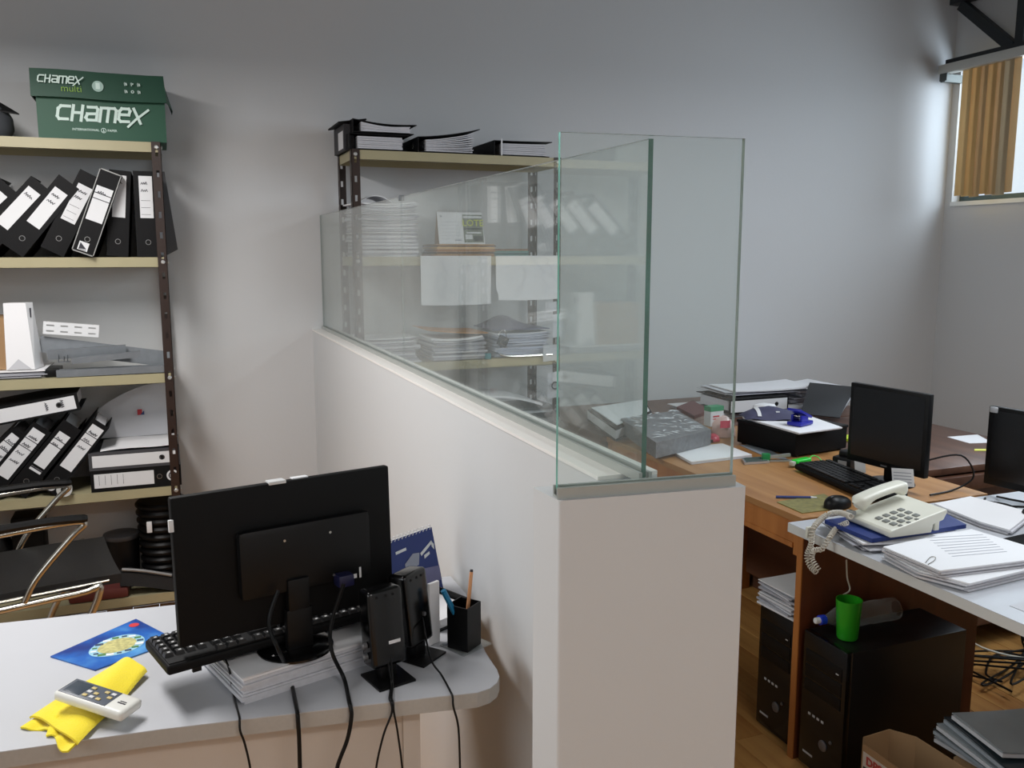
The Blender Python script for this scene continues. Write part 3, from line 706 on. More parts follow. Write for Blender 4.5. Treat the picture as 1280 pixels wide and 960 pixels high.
# second level: tall white paper pile, calendar, envelopes, teal folder
stack('paper_pile', 'tall curling pile of white papers on the second shelf behind the glass', 'papers', (XM(487, 318) + .0, MSY + .145, z2), .25, .27, .215, 30, jit=.010, curl=.02, ang=3)
tag(MB().grid(lambda u, v: (XM(452, 250) + u * .14, MSY + .05 + v * .2, z2 + .222 + .028 * math.sin(u * 3.1)), 8, 3, .003).build('folded_papers', PAPER), 'folded brown-edged sheets arched on top of the tall paper pile', 'papers')
xe = XM(546, 318)
stack('envelope_pile', 'pile of brown paper envelopes under the desk calendar', 'envelopes', (xe + .135, MSY + .13, z2), .27, .24, .052, 7, jit=.006, mats=(mat('kraft', (196, 150, 96), .8, var=.12, scale=30), mat('kraft2', (170, 116, 62), .8, var=.3, scale=60), mat('kraft_light', (214, 172, 116), .8, var=.2, scale=50), mat('kraft_dark', (96, 62, 36), .8)))
stack('folder_pile', 'teal and brown card folders right of the brown envelopes', 'folders', (xe + .345, MSY + .13, z2), .17, .22, .034, 4, jit=.003, mats=(mat('kraft3', (130, 96, 66), .7), mat('teal_card', (56, 140, 132), .7), mat('teal_card_dark', (40, 96, 92), .7)))
xc = XM(551, 300)
dc = thing('desk_calendar', 'white desk calendar with a green and yellow picture, on brown envelopes', 'calendar', (xc, MSY + .02, z2 + .053), (0, 0, 0))
MB().add([(0, 0, 0), (.205, 0, 0), (.20, .035, .135), (.0, .035, .135), (0, .003, 0), (.205, .003, 0), (.20, .037, .135), (0, .037, .135)], [(0, 1, 2, 3), (7, 6, 5, 4), (0, 4, 5, 1), (1, 5, 6, 2), (2, 6, 7, 3), (3, 7, 4, 0)]).build('front_sheet', PAPER, dc)
MB().box(0, .2, -.001, .001, 0, .135, M=T(0, .072, 0, rx=R(14))).build('back_sheet', CARD, dc)
sl = T(0, 0, 0, rx=-math.atan2(.035, .135))
pic = MB().box(.112, .200, -.0012, -.0004, .006, .128, M=sl).build('picture', mat('photo_green', (116, 124, 108), .5, var=.55, scale=110), dc)
mb = MB()
for (a_, b_, c_, d_, k_) in ((.115, .197, .062, .070, 0), (.118, .15, .02, .04, 1), (.155, .195, .012, .034, 0), (.125, .19, .045, .052, 1), (.114, .198, .112, .122, 1)): mb.box(a_, b_, -.0022, -.0012, c_, d_, mi=k_, M=sl)
mb.build('picture_shapes', [mat('print_dark', (44, 52, 48), .5), LABELM], pic)
text('headline', 'LOTE', .040, mat('headline_yellow', (196, 204, 70), .5), sl @ T(.156, -.0024, .090) @ FRONT, pic, bold=.0004)
mb = MB()
for r_ in range(6):
    mb.box(.012, .100, -.0012, -.0004, .02 + r_ * .015, .0206 + r_ * .015, M=sl)
mb.box(.012, .02, -.0012, -.0004, .116, .124, M=sl).box(.07, .1, -.0012, -.0004, .014, .018, M=sl); mb.build('date_grid', INKF, dc)
mb = MB()
for k in range(16): mb.tube([Vector((.01 + k * .012, .036 + .006 * math.cos(q), .137 + .006 * math.sin(q))) for q in [j * 1.05 for j in range(6)]], .0009, 5, closed=True)
mb.build('spiral_binding', BOLT, dc)
# papers hanging from the front lip
def hung(label, pl, pr, ztop, h, seed, torn=False):
    x0 = at(pl, 318, Y=MSY).x; x1 = at(pr, 318, Y=MSY).x
    o = thing('hanging_sheet', label, 'paper sheet', (x0, MSY - .004, ztop), 0, 'sheets taped to the front of the corner shelf')
    MB().grid(lambda u, v: (u * (x1 - x0) + (.012 * (v > .85) * (u < .05) if torn else 0), -.004 * math.sin(v * 2.2 + u * 2) - .001, -v * h - .004 * math.sin(u * 3) * v), 10, 8, .0006).build('sheet', PAPER, o)
    mb = MB(); rnd = random.Random(seed)
    for k in range(3):
        xx = rnd.uniform(.15, .8) * (x1 - x0); pts = []
        for j in range(14): pts.append((xx, -.01 - j * (h - .03) / 13)); xx += rnd.uniform(-.02, .02)
        stroke(mb, pts, .0012, -.0075)
    mb.build('drawing', mat('print_pale_grey', (196, 198, 206), .8), o)
    return o
hung('left taped white sheet with a faint contour drawing', 525, 613, LEV[1] + .004, .205, 3)
hung('right taped white sheet with a curled lower corner', 619, 697, LEV[1] + .004, .19, 5, True)
# third level piles
stack('paper_pile', 'loose pile of white papers at the left of the third shelf behind the glass', 'papers', (XM(488, 440), MSY + .14, z3), .25, .25, .105, 13, jit=.012, curl=.012, ang=4)
stack('paper_pile', 'pile of papers topped by a brown card, third shelf behind the glass', 'papers', (XM(575, 440) + .0, MSY + .14, z3), .24, .26, .095, 12, jit=.01, curl=.02, ang=4)
tag(MB().grid(lambda u, v: (XM(535, 400) + u * .27, MSY - .005 + v * .26, z3 + .118 + .02 * (1 - u) ** 2), 6, 3, .004).build('brown_folder', mat('kraft_o', (196, 140, 84), .7)), 'thin orange-brown folder on the middle paper pile of the third shelf', 'folder')
stack('paper_pile', 'bluish white paper pile under the purple plastic folder, third shelf', 'papers', (XM(655, 440), MSY + .14, z3 + .003), .25, .26, .105, 14, jit=.01, curl=.014, ang=4, mats=(PAPER, mat('paper_blue', (186, 190, 206), .8, var=.15, scale=80)))
tag(MB().grid(lambda u, v: (XM(616, 400) + u * .27, MSY - .0 + v * .26, z3 + .128 + .045 * math.sin(math.pi * u) ** 2 * v), 8, 4, .003).build('purple_folder', mat('purple_pvc', (66, 66, 110), .3)), 'dark purple plastic folder bulging over the paper pile, third shelf', 'folder')
ct = thing('bulldog_clips', 'tangle of black clips between two paper piles, third shelf', 'clips', (XM(622, 425), MSY - .012, z3 + .03))
MB().rbox(-.022, .022, -.004, .016, .03, .075, .004, M=T(ry=R(25))).rbox(.02, .05, -.002, .014, .01, .03, .003, M=T(ry=R(-35))).build('jaw', BLACKP, ct)
MB().tube(smooth_path([(-.01, -.004, .07), (.02, -.008, .1), (.035, -.006, .06), (.005, -.004, .045), (.04, -.006, .02)]), .0016, 6).build('wire', CHROME, ct)
tag(MB().rbox(XM(607, 437), XM(607, 437) + .026, MSY - .002, MSY + .03, z3, z3 + .026, .004).build('correction_tape', mat('teal_plastic', (20, 130, 136), .3)), 'small teal eraser-sized block at the front of the third shelf', 'stationery')
tag(MB().tube(smooth_path([(XM(625, 437), MSY + .004, z3 + .02), (XM(640, 437), MSY - .003, z3 + .008), (XM(690, 437), MSY - .003, z3 + .009)]), .006, 8).build('metal_tube', CHROME), 'shiny metal rod at the front edge of the third shelf', 'rod')
# fourth level
GD2_ = mat('dark_sleeve', (40, 50, 56), .25, var=.3, scale=14)
tray = thing('letter_tray', 'dark letter tray with papers on the fourth shelf behind the glass', 'tray', (XM(665, 530) - .17, MSY + .02, z4))
MB().box(0, .32, 0, .25, 0, .004).box(0, .32, 0, .004, 0, .05).box(0, .32, .246, .25, 0, .07).box(0, .004, 0, .25, 0, .07).box(.316, .32, 0, .25, 0, .05).build('frame', BLACKP, tray)
stack('paper_pile', 'pile of dark and white folders on the fourth shelf behind the glass', 'papers', (XM(665, 530), MSY + .145, z4 + .005), .28, .22, .21, 12, jit=.012, ang=5, mats=(mat('grey_folder_card', (74, 82, 84), .5), mat('mixed_edge', (170, 176, 180), .7, var=.3, scale=60), GD2_))
tag(MB().grid(lambda u, v: (XM(612, 490) + u * .26, MSY + .01 + v * .22, z4 + .285 - .05 * u ** 2), 10, 3, .010).build('curved_sheet', PAPER), 'curved white plastic sheet bowed over the folders, fourth shelf', 'sheet')
tag(MB().rbox(XM(470, 500), XM(590, 500), MSY + .03, MSY + .26, z4, z4 + .26, .006).build('white_carton', mat('carton_white', (170, 168, 164), .7)), 'pale carton on the fourth shelf behind the half wall', 'box')
# notes taped on the right post
for i, (px, y0, y1, wd_) in enumerate(((681, 378, 390, .055), (690, 393, 422, .05), (678, 432, 452, .075), (684, 466, 498, .075))):
    x0 = at(px, 400, Y=MSY).x; za = at(px, y0, Y=MSY).z; zb = at(px, y1, Y=MSY).z
    nt = thing('paper_note', ('crumpled narrow note taped highest on the right post of the corner shelf', 'upright white note taped to the right post below the hanging sheets', 'square note taped level with the third shelf board', 'lowest note on the post, with a dark round stamp')[i], 'note', (x0, MSY - .003, zb), 0, 'notes taped to the corner shelf post')
    hgt = za - zb
    MB().grid(lambda u, v: (u * wd_, -.004 - .004 * math.sin(u * 4 + i), v * hgt + .004 * u), 5, 3, .0006).build('sheet', PAPER2, nt)
    if i == 3: MB().lathe([(.012, 0), (.019, 0), (.019, .001), (.012, .001), (.012, 0)], 18, M=T(.035, -.010, hgt * .5, rx=R(90)), cap=False).build('stamp', INK, nt)

# ================================================================ white desk with the first monitor
DZ = .75
dk = thing('white_desk', 'white laminate desk with grey edge band and rounded end against the half wall', 'desk', (0, 0, 0))
fl_pt = (-1.25, 1.545); fr_pt = (.4125, 1.383)
bl_pt = (-1.21, 2.075)
outline = [bl_pt, fl_pt, (-.045, 1.437), (.405, 1.375)]
outline += [(.440, 1.368), (.470, 1.364), (.495, 1.370), (.514, 1.385), (.526, 1.405), (.531, 1.43), (.535, 1.50), (.548, 1.60), (.575, 1.70), (.594, 1.80), (.594, 1.915)]
top = MB(); top.prism(outline, DZ - .028, DZ - .0015, mi=1); top.prism(outline, DZ - .0015, DZ, mi=0)
top.build('desktop', [WHITEL, EDGEL], dk)
ca = math.atan2(1.385 - 1.545, .40 + 1.25)
MB().box(0, 1.512, 0, .018, .06, DZ - .029, M=T(-1.15, 1.587, 0, rz=ca)).build('modesty_panel', CREAMP, dk)
MB().box(0, .030, -.045, .40, 0, DZ - .029, M=T(.358, 1.478, 0, rz=ca)).build('side_panel', CREAMP, dk)
MB().box(0, .022, -.0, .42, 0, DZ - .029, M=T(-1.17, 1.59, 0, rz=ca)).build('side_panel', CREAMP, dk)

# brochure / mouse pad
def world_quad(pxs, z): return [at(px, py, Z=z) for px, py in pxs]
def quad_frame(q):
    """origin, unit x axis, unit y axis and lengths of a 4-corner patch (x: q0->q1, y: q0->q3)"""
    return q[0], (q[1] - q[0]), (q[3] - q[0])
mq = world_quad([(63, 822), (119, 839), (222, 802), (170, 775)], DZ)
mqq = [q.xy for q in mq]
mp = thing('mouse_pad', 'blue mouse pad with a yellow circle of small buildings', 'mouse pad', (mq[0].x, mq[0].y, DZ + .0004))
loc = [(q - mqq[0]) for q in mqq]
def patch_uv(u, v): return loc[0] * (1 - u) * (1 - v) + loc[1] * u * (1 - v) + loc[2] * u * v + loc[3] * (1 - u) * v
def pad_material():
    m = bpy.data.materials.new('pad_print'); m.use_nodes = True; n = m.node_tree; b = n.nodes['Principled BSDF']; b.inputs['Roughness'].default_value = .3
    tc = n.nodes.new('ShaderNodeTexCoord'); no = n.nodes.new('ShaderNodeTexNoise'); no.inputs['Scale'].default_value = 9; no.inputs['Detail'].default_value = 5
    n.links.new(tc.outputs['Object'], no.inputs['Vector'])
    cr = n.nodes.new('ShaderNodeValToRGB'); e = cr.color_ramp.elements; e[0].position = .38; e[0].color = lin((14, 44, 120)); e[1].position = .75; e[1].color = lin((90, 160, 215))
    x = e.new(.55); x.color = lin((24, 92, 176))
    n.links.new(no.outputs['Fac'], cr.inputs['Fac']); n.links.new(cr.outputs['Color'], b.inputs['Base Color']); return m
MB().prism([tuple(p) for p in loc], 0, .0025).build('pad', pad_material(), mp)
mb = MB(); cen = patch_uv(.53, .5)
circ = []
for k in range(28):
    a = 2 * math.pi * k / 28; p = patch_uv(.53 + .30 * math.cos(a), .5 + .30 * math.sin(a)); circ.append((p.x, p.y))
MB().prism(circ, .0025, .0030).build('circle_print', mat('pale_blue_print', (150, 196, 214), .35, var=.25, scale=60), mp)
circ = [tuple(patch_uv(.53 + .21 * math.cos(2 * math.pi * k / 24), .5 + .21 * math.sin(2 * math.pi * k / 24))) for k in range(24)]
MB().prism(circ, .0030, .0034).build('town_print', mat('town_yellow', (186, 180, 120), .4, var=.8, scale=120), mp)
rnd = random.Random(11); mb = MB()
for k in range(16):
    a = 2 * math.pi * k / 16; p = patch_uv(.53 + .25 * math.cos(a), .5 + .25 * math.sin(a)); s = rnd.uniform(.004, .008)
    mb.box(p.x - s, p.x + s, p.y - s * .6, p.y + s * .6, .0030, .0036, mi=k % 3)
mb.build('building_print', [mat('print_navy', (40, 60, 90), .5), mat('print_green', (70, 120, 60), .5), mat('print_white', (220, 224, 226), .5)], mp)
p = patch_uv(.12, .93)
p = patch_uv(.15, .90); MB().lathe([(.010, .0025), (.010, .0030)], 12, M=T(p.x, p.y, 0)).build('red_print', mat('print_red', (190, 40, 50), .5), mp)

# yellow cloth (folded) and remote
cq = world_quad([(36, 892), (98, 925), (184, 838), (150, 822)], DZ + .012)
cqq = [q.xy for q in cq]
cl = thing('yellow_cloth', 'folded bright yellow cleaning cloth under the remote control', 'cloth', (cqq[0].x, cqq[0].y, DZ))
cloc = [q - cqq[0] for q in cqq]
def cp_(u, v): return cloc[0] * (1 - u) * (1 - v) + cloc[1] * u * (1 - v) + cloc[2] * u * v + cloc[3] * (1 - u) * v
def cloth(u, v, k=0):
    wob = .008 * math.sin(6 * u + 2 * k) * (1 - v) ** 2
    p = cp_(u, v + wob * 1.4)
    z = .006 + .014 * math.sin(math.pi * min(1, max(0, u))) ** .5 * (.6 + .4 * v) + .0015 * math.sin(9 * u + 5 * v) + .002 * math.sin(8 * v) * u
    return (p.x, p.y, z)
MB().grid(lambda u, v: cloth(u, v), 26, 30, .004).build('upper_fold', YELL, cl)
MB().grid(lambda u, v: (lambda q, w: (q.x, q.y, .0035 + .002 * math.sin(20 * u)))(cp_(.05 + u * .9, -.06 + v * .9 - .05 * math.cos(7 * u)), 0), 20, 10, .003).build('lower_fold', YELL, cl)
c1, c2, c3 = at(57, 920, Z=DZ + .003).xy - cqq[0], at(98, 921, Z=DZ + .003).xy - cqq[0], at(66, 903, Z=DZ + .003).xy - cqq[0]
c4 = at(96, 903, Z=DZ + .003).xy - cqq[0]
MB().grid(lambda u, v: ((c1 * (1 - u) + c2 * u) * (1 - v) + (c3 * (1 - u) + c4 * u) * v).to_tuple() + (.003 + .010 * v + .003 * math.sin(9 * u),), 12, 5, .003).build('corner_fold', YELL, cl)
ra = at(88, 866, Z=DZ + .036); rb = at(158, 889, Z=DZ + .020)
rl = (rb - ra); ang = math.atan2(rl.y, rl.x)
rc = thing('remote_control', 'white air-conditioner remote control with grey display lying on the yellow cloth', 'remote control', (ra + rb) / 2 + Vector((0, 0, .004)), (R(0), math.asin((ra.z - rb.z) / rl.length), ang))
Lh = rl.length / 2 + .012
MB().rbox(-Lh, Lh, -.026, .026, -.009, .009, .008, 3).build('body', mat('remote_white', (226, 226, 220), .35), rc)
MB().rbox(-Lh + .006, Lh * .45, -.021, .021, .0085, .0098, .0005).build('face_panel', mat('remote_grey', (92, 98, 108), .3), rc)
MB().rbox(-Lh + .012, -Lh * .35, -.017, .017, .0098, .0102, .0002).build('display', mat('lcd_grey', (70, 78, 88), .2), rc)
for i in range(4):
    for j in range(3):
        if (i + j) % 4 != 3: MB().rbox(-Lh * .30 + i * .013, -Lh * .30 + i * .013 + .008, -.015 + j * .011, -.009 + j * .011, .0098, .0115, .0008).build('button', LABELM if (i + j) % 2 else mat('beige_button', (200, 180, 120), .5), rc)
mb = MB(); mb.box(Lh * .60, Lh * .82, -.004, -.001, .009, .0094); mb.box(Lh * .62, Lh * .80, .001, .003, .009, .0094); mb.build('brand_mark', INK, rc)

# paper ream under monitor and keyboard
sa = R(17.5); so = Vector((.0835, 1.462, DZ))
ux = Vector((math.cos(sa), math.sin(sa), 0)); uy = Vector((-math.sin(sa), math.cos(sa), 0))
stack('paper_ream', 'thick stack of white paper under the monitor on the white desk', 'papers', so + ux * .1485 + uy * .105, .297, .21, .047, 9, rot=sa, jit=.0015, ang=.7, mats=(PAPER, PEDGE))
ptop = DZ + .047
tag(MB().grid(lambda u, v: tuple(so + ux * (.002 + u * .29) + uy * (.0 + v * .20) + Vector((0, 0, .0495 + .010 * (1 - u) ** 3 * (1 - v) * 0 + .0015 * math.sin(5 * u)))), 8, 4, .0008).build('loose_sheet', PAPER), 'top loose sheet of the stack under the monitor', 'paper sheet')
# keyboard behind the monitor
def keyboard(name, label, loc, rot, L=.44, D=.135, separate=True, tilt=4, group=None):
    kb = thing(name, label, 'keyboard', loc, (R(tilt), 0, rot), group)
    MB().rbox(0, L, 0, D, 0, .018, .006, 3).rbox(.004, L - .004, .004, D - .004, .016, .020, .002).build('case', BLACKM, kb)
    kp = .0186; sp = []
    for r_ in range(6):
        y = .012 + r_ * .0195 + (.005 if r_ == 5 else 0); x = .012; c = 0
        if r_ == 0: ws = [1.25, 1.25, 1.25, 6, 1.25, 1.25, 1.25, 1.25]
        elif r_ == 1: ws = [2.25] + [1] * 10 + [2.75]
        elif r_ == 2: ws = [1.75] + [1] * 11 + [2.25]
        elif r_ == 3: ws = [1.5] + [1] * 12 + [1.5]
        elif r_ == 4: ws = [1] * 13 + [2]
        else: ws = [1] * 15
        for q in ws: sp.append((x, y, q * kp - .003)); x += q * kp
        x = .302
        for c in range(3):
            if r_ in (0, 3, 4, 5) or (r_ == 1 and c == 1): sp.append((x + c * kp, y, kp - .003))
        x = .364
        for c in range(4 if r_ < 5 else 0):
            if x + (c + 1) * kp < L: sp.append((x + c * kp, y, kp - .003))
    cache = {}; allk = MB()
    for (x, y, w_) in sp:
        if not separate: allk.box(x, x + w_, y, y + .0155, .019, .026); continue
        k = round(w_, 4)
        if k not in cache:
            m = MB(); a = .0018
            m.add([(0, 0, 0), (w_, 0, 0), (w_, .0155, 0), (0, .0155, 0), (a, a, .0065), (w_ - a, a, .0065), (w_ - a, .0155 - a, .0065), (a, .0155 - a, .0065)],
                  [(0, 1, 5, 4), (1, 2, 6, 5), (2, 3, 7, 6), (3, 0, 4, 7), (4, 5, 6, 7)], 0)
            m.box(w_ * .3, w_ * .3 + .0045, .006, .0105, .0065, .0067, 1)
            o = m.build('key', [KEYM, KEYL], kb, (x, y, .0195)); cache[k] = o.data
        else:
            o = bpy.data.objects.new('key', cache[k]); C.objects.link(o); o.parent = kb; o.location = (x, y, .0195)
    if not separate:
        o = allk.build('keys', KEYM, kb); o['kind'] = 'stuff'
    for fx in (.045, L - .06): MB().box(fx, fx + .015, D - .02, D - .014, -.012, .001).build('foot', BLACKP, kb)
    return kb
# its typing side faces the far side of the desk, so the feet are towards the camera
kp0 = Vector((-.030, 1.487, ptop + .012)); kr = R(16)
kux = Vector((math.cos(kr), math.sin(kr), 0)); kuy = Vector((-math.sin(kr), math.cos(kr), 0))
keyboard('keyboard', 'black keyboard lying behind the monitor, its left end jutting past the paper stack', kp0 + kux * .44 + kuy * .135 + Vector((0, 0, .002)), kr + math.pi, tilt=1.0)
# monitor, seen from the back
mo = thing('monitor', 'black monitor on the white desk seen from behind, with cables hanging down', 'monitor', (.186, 1.553, ptop + .002), R(13))
MB().lathe([(.068, 0), (.068, .004), (.064, .008), (.03, .012), (.001, .012)], 32).build('base', BGLOSS, mo)
MB().rbox(-.024, .024, -.030, -.012, .008, .085, .004).rbox(-.020, .020, -.030, -.010, .08, .14, .004).build('neck', BLACKP, mo)
MW, MH = .398, .258; mz = .052
MTp = T(.010, .004, mz, rx=R(-2))
MB().rbox(-MW / 2 - .012, MW / 2 - .012, -.008, .010, 0, MH, .004, 2, M=MTp).build('panel', BLACKM, mo)
MB().rbox(-.110, .136, -.030, -.006, .062, .185, .012, 2, M=MTp).build('rear_housing', BLACKP, mo)
MB().box(-MW / 2 - .004, MW / 2 - .020, .0098, .0104, .012, MH - .008, M=MTp).build('screen', SCREEN, mo)
for sx, sz in ((-.045, .158), (.04, .158), (-.04, .078), (.043, .078)): MB().lathe([(.0025, 0), (.0025, .0015)], 8, M=MTp @ T(sx + .015, -.0298, sz, rx=R(90))).build('screw', CHROME, mo)
MB().box(.085, .103, -.0085, -.0080, .060, .068, M=MTp @ T(-.0, -.0225, .003)).box(.108, .112, -.0085, -.008, .062, .082, M=MTp @ T(0, -.0225, 0)).build('sticker', LABELM, mo)
MB().rbox(-.025, .006, -.010, .012, MH - .003, MH + .003, .0015, M=MTp @ T(-.02)).build('tape_tab', mat('tape_silver', (205, 206, 206), .35), mo)
MB().rbox(.02, .05, -.002, .012, MH - .001, MH + .002, .001, M=MTp @ T(-.02)).build('tape_tab', LABELM, mo)
MB().rbox(-.004, .004, -.014, -.008, MH * .78, MH * .86, .001, M=MTp @ T(-MW / 2 - .013, .004, 0)).build('side_sticker', LABELM, mo)
MB().rbox(.058, .088, -.055, -.026, .028, .050, .004, M=MTp @ T(0, 0, .03)).build('video_plug', mat('vga_blue', (22, 24, 60), .4), mo)

# speakers seen from behind
def speaker(label, loc, rz, s=1.0):
    sp = thing('computer_speaker', label, 'speaker', loc, (0, 0, rz), 'pair of desktop speakers on the white desk')
    MB().prism([(-.036, -.045), (.036, -.045), (.036, .030), (-.036, .030)], 0, .004).build('foot', BLACKP, sp)
    MB().rbox(-.016, .016, -.012, .012, .003, .035, .003).build('neck', BLACKP, sp)
    M = T(0, 0, .026, rx=R(-7))
    MB().rbox(-.034, .034, -.020, .022, 0, .140, .009, 3, M=M).build('cabinet', BGLOSS, sp)
    MB().rbox(-.032, .032, .0215, .0235, .004, .136, .0008, M=M).build('grille', BLACKM, sp)
    for q in (-.018, 0, .014): MB().lathe([(.0025, 0), (.0025, .001)], 8, M=M @ T(q, -.0198, .128, rx=R(90))).build('screw_hole', mat('hole_black', (4, 4, 4), .9), sp)
    return sp, M
s1, M_ = speaker('left speaker in front, white strip and knobs on its back', (.335, 1.478, DZ), R(14))
MB().rbox(-.001, .022, -.0212, -.0200, .040, .046, .0004, M=M_).build('label', LABELM, s1)
for zz in (.042, .022): MB().lathe([(.006, 0), (.006, .007), (.004, .009)], 14, M=M_ @ T(-.0355, .0, zz, ry=R(-90))).build('knob', mat('knob_grey', (90, 90, 92), .3), s1)
s2, M_ = speaker('right speaker behind the other, plain back with one jack', (.408, 1.543, DZ), R(38))
MB().lathe([(.004, 0), (.004, .004)], 12, M=M_ @ T(.008, -.020, .055, rx=R(90))).build('jack', mat('knob_grey', (90, 90, 92), .3), s2)

# pen cup, pencil, pen
pc = thing('pen_cup', 'square black pen cup at the right end of the white desk', 'pen cup', (.505, 1.543, DZ + .003), (0, 0, R(38)))
mb = MB(); hw, th_, hh_ = .0235, .002, .087
mb.box(-hw, hw, -hw, hw, 0, .003)
for (a, b, c, d) in ((-hw, hw, -hw, -hw + th_), (-hw, hw, hw - th_, hw), (-hw, -hw + th_, -hw + th_, hw - th_), (hw - th_, hw, -hw + th_, hw - th_)): mb.box(a, b, c, d, .003, hh_)
mb.build('cup', BLACKP, pc)
co = MB().rbox(-.038, .038, -.034, .034, 0, .003, .001).build('clear_coaster', CLEAR, None, (.510, 1.549, DZ)); co.rotation_euler = (0, 0, R(25)); tag(co, 'thin clear plastic plate under the pen cup', 'coaster')
pcn = thing('pencil', 'orange wooden pencil standing in the black pen cup', 'pencil', (.505, 1.540, DZ + .010))
tip = at(589.5, 712, Y=1.562); d_ = (tip - Vector((.505, 1.540, DZ + .010)))
MB().tube([(0, 0, 0), d_ * .97], .0036, 6).build('shaft', mat('pencil_wood', (222, 160, 112), .5), pcn)
MB().tube([d_ * .97, d_], [.0036, .0030], 6).build('end', INK, pcn)
bp_ = thing('pen', 'turquoise pen leaning left in the black pen cup', 'pen', (.513, 1.537, DZ + .012))
tip = at(554, 738, Y=1.540); d_ = tip - Vector((.513, 1.537, DZ + .012))
MB().tube([(0, 0, 0), d_ * .55, d_ * .56, d_], [.004, .0045, .0055, .0055], 10).build('barrel', mat('turquoise', (18, 122, 168), .35), bp_)
MB().tube([d_ * .62 + Vector((-.002, -.007, 0)), d_ * .97 + Vector((-.002, -.007, 0))], .0015, 6).build('clip', mat('turquoise', (18, 122, 168), .35), bp_)
# calendar against the half wall
k0 = at(553, 741, Z=DZ)
cal_ang = R(30); dx = Vector((math.cos(cal_ang), math.sin(cal_ang), 0))
kc = thing('desk_calendar', 'blue spiral desk calendar beside the monitor on the white desk', 'calendar', (k0.x + .004 - .20 * dx.x, k0.y + .0 - .20 * dx.y, DZ + .0006), (0, 0, cal_ang))
sl = T(0, 0, 0, rx=R(-14))
MB().box(0, .20, 0, .002, 0, .150, M=sl).build('front_sheet', BLUEB, kc)
MB().box(0, .20, -.002, 0, 0, .152, M=T(0, .076, 0, rx=R(14.5))).build('back_sheet', PAPER, kc)
pic = MB()
pic.add([(.09, -.001, .035), (.20, -.001, .030), (.20, -.001, .062), (.14, -.001, .07), (.09, -.001, .055)], [(0, 1, 2, 3, 4)], 0, sl)
pic.add([(.10, -.0012, .075), (.14, -.0012, .080), (.148, -.0012, .105), (.128, -.0012, .108), (.10, -.0012, .092)], [(0, 1, 2, 3, 4)], 1, sl)
pic.add([(.150, -.0012, .103), (.190, -.0012, .122), (.192, -.0012, .116), (.152, -.0012, .096)], [(3, 2, 1, 0)], 2, sl)
pic.add([(.188, -.0012, .122), (.196, -.0012, .112), (.194, -.0012, .100), (.188, -.0012, .108)], [(3, 2, 1, 0)], 2, sl)
pic.add([(.160, -.0012, .088), (.178, -.0012, .094), (.178, -.0012, .100), (.160, -.0012, .096)], [(0, 1, 2, 3)], 2, sl)
pic.add([(.08, -.0012, .118), (.112, -.0012, .120), (.112, -.0012, .126), (.08, -.0012, .124)], [(0, 1, 2, 3)], 2, sl)
pic.build('picture', [mat('print_mauve', (112, 112, 150), .4), mat('print_grey', (150, 156, 172), .4), mat('print_white', (220, 224, 226), .5)], kc)
mb = MB()
for k in range(18): mb.tube([Vector((.008 + k * .0108, .036 + .005 * math.cos(q), .148 + .006 * math.sin(q))) for q in [j * 1.05 for j in range(6)]], .0009, 5, closed=True)
mb.build('spiral_binding', LABELM, kc)
# pale card strip and black box behind
tag(MB().box(-.003, .003, 0, .026, 0, .125, M=T(.443, 1.572, DZ + .001, rz=R(-62))).build('white_card', PAPER), 'narrow white card upright between speaker and pen cup', 'card')
nb_ = thing('note_block', 'black tray with white note papers behind the pen cup', 'tray', (.50, 1.70, DZ), (0, 0, R(25)))
MB().box(-.055, .055, -.06, .06, 0, .004).box(-.055, -.052, -.06, .06, .004, .035).box(.052, .055, -.06, .06, .004, .035).box(-.052, .052, .057, .06, .004, .035).build('tray', BLACKP, nb_)
MB().box(-.048, .048, -.055, .05, .0045, .022).build('note_papers', PAPER, nb_)

# cables
def cable(label, pts, r, mats=BLACKP, name='cable', cat='cable', n=6, group=None):
    o = MB().tube(smooth_path(pts, n), r, 8).build(name, mats); return tag(o, label, cat, group)
def edge_y(x): return 1.437 - (x + .045) * .1378 - (.006 if x > .41 else 0)
def drop(px_pts, *a):
    p = at(px_pts[0][0], px_pts[0][1], Z=DZ + .003); e = edge_y(p.x)
    return [Vector((p.x, e + .006, DZ + .005)), Vector((p.x, e - .005, DZ + .001)), Vector((p.x, e - .009, DZ - .015))] + [at(px, py, Y=e - .010) for px, py in px_pts[1:]]
GC = 'black cables hanging over the edge of the white desk'
def fl_end(p): return [Vector((p.x + .002 * k, p.y - .001 * k, p.z + (.02 - p.z) * q)) for k, q in enumerate((.08, .2, .36, .55, .76, 1.0))]
d1 = drop([(299, 897), (306, 930), (313, 962)], 0)
cable('thin keyboard cable at the left, over the desk edge', [at(268, 800, Z=ptop + .03), at(285, 832, Z=DZ + .05), at(291, 864, Z=DZ + .006)] + d1 + fl_end(d1[-1]), .0019, group=GC)
d2 = drop([(371, 888), (374, 925), (375, 962)], 0)
cable('thick power cable running down from the monitor stand', [Vector((.155, 1.506, .93)), at(336, 778, Y=1.488), at(348, 812, Y=1.455), at(362, 843, Z=DZ + .012)] + d2 + fl_end(d2[-1]), .0036, group=GC)
d3 = drop([(437, 880), (434, 925), (421, 962)], 0)
cable('thick video cable curving down from the blue plug', [Vector((.268, 1.505, .925)), at(414, 780, Y=1.500), at(415, 815, Y=1.475), at(430, 848, Z=DZ + .012)] + d3 + fl_end(d3[-1]), .0036, group=GC)
d4 = drop([(487, 874), (479, 920), (470, 962)], 0)
cable('left one of two thin cables under the front speaker', [Vector((.333, 1.464, DZ + .05)), at(489, 852, Z=DZ + .006)] + d4 + fl_end(d4[-1]), .0019, group=GC)
d5 = drop([(490, 874), (497, 915), (503, 962)], 0)
